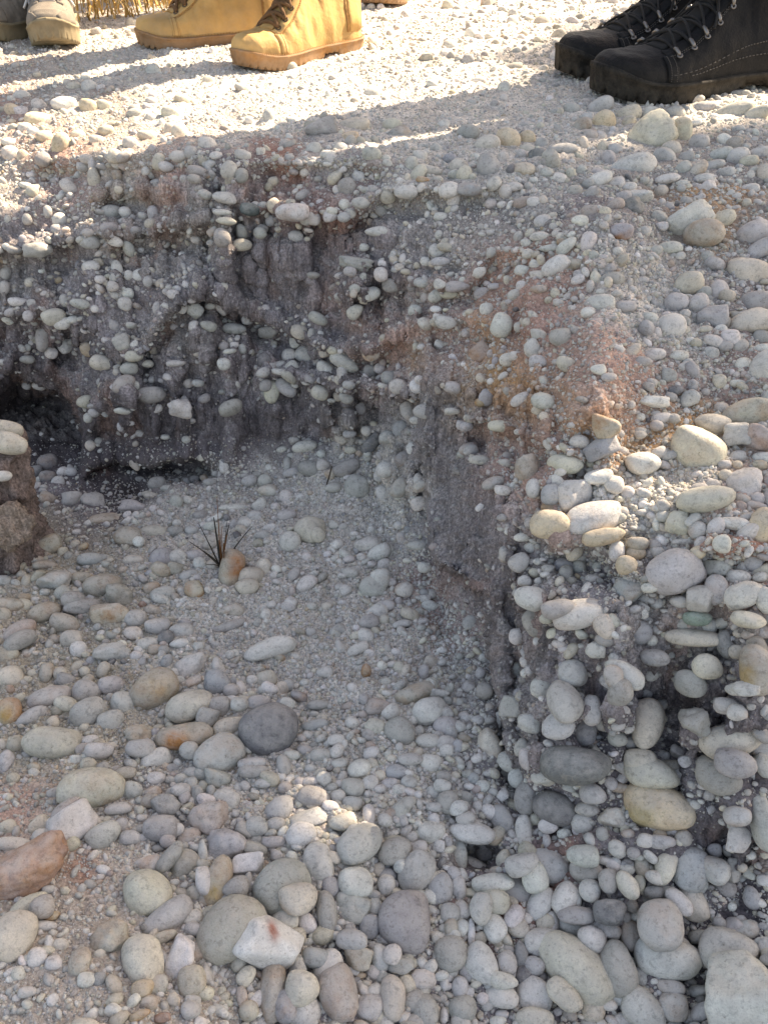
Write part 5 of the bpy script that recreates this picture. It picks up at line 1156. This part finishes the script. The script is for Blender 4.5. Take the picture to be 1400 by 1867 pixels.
def rest_z(x, y): 
    """height of the bank under a point"""
    u, v, _ = project(np.array([x, y, 0.0])); return 0.0
def stand(label, root_xy, toes, style, bt, mats, sc, trouser, top, part='boot'):
    """toes: list of (toe x, toe y, heading angle, raise)"""
    root = empty('person', (root_xy[0], root_xy[1], 0)); tag(root, label, 'person', 'people standing on the bank'); ank = []
    for i, (tx, ty, hd, dz) in enumerate(toes):
        hx, hy = tx - bt.L * math.cos(hd), ty - bt.L * math.sin(hd)
        make_boot(style, bt, mats, root, (hx - root_xy[0], hy - root_xy[1], dz), hd, 1 if i == 0 else -1, 5 + i * 7, part)
        ank.append((hx + bt.L * .26 * math.cos(hd) - root_xy[0], hy + bt.L * .26 * math.sin(hd) - root_xy[1], 0))
    hd = sum(t[2] for t in toes) / len(toes)
    make_person(root, ank, sc, (math.cos(hd), math.sin(hd)), trouser, top, bt.H * (.93 if not bt.low else .80)); return root
jeans = fabric('blue_denim', (.06, .09, .16)); khaki = fabric('khaki_cloth', (.30, .24, .15)); grey_t = fabric('grey_cloth', (.12, .12, .13)); shirt_w = fabric('white_shirt', (.65, .64, .6)); shirt_b = fabric('navy_shirt', (.04, .06, .12)); shirt_g = fabric('green_shirt', (.08, .14, .07)); shirt_r = fabric('red_shirt', (.35, .05, .04))
# black boots at the right, toes to the left and a little towards the camera
b = Boot(.335, .054, .175, .026, .053, .013, chunky=True)
hd = math.radians(180 + 23)
stand('person in black lace-up hiking boots with metal lace hooks at the right of the bank', (.46, 1.33), [(.262, 1.185, hd, -.004), (.235, 1.30, math.radians(180 + 20), -.004)], 'black', b, BLK, 1.02, grey_t, shirt_b)
# tan work boots in the middle
b = Boot(.245, .040, .165, .019, .044, .009)
stand('person in tan leather work boots with brown laces, standing in full sun', (-.12, 1.50), [(-.204, 1.35, math.radians(180 + 50), -.003), (-.378, 1.505, math.radians(180 + 24), -.003)], 'tan', b, TAN, .92, jeans, shirt_w)
# grey canvas shoes at the left corner, toe towards the camera
b = Boot(.235, .037, .088, .026, .050, .018, low=True, pinch=.80)
stand('person in worn grey canvas shoes with white laces at the left corner', (-.54, 1.62), [(-.500, 1.475, math.radians(-76), 0), (-.632, 1.515, math.radians(-110), 0)], 'sneaker', b, SNK, .95, khaki, shirt_g, 'shoe')
# ochre boots further back
b = Boot(.25, .043, .15, .022, .050, .009)
stand('person in ochre boots farther back, behind the tan boots', (.05, 2.12), [(-.012, 1.885, math.radians(-100), 0), (-.20, 1.99, math.radians(-70), 0)], 'tan', b, BRN, 1.0, grey_t, shirt_r)
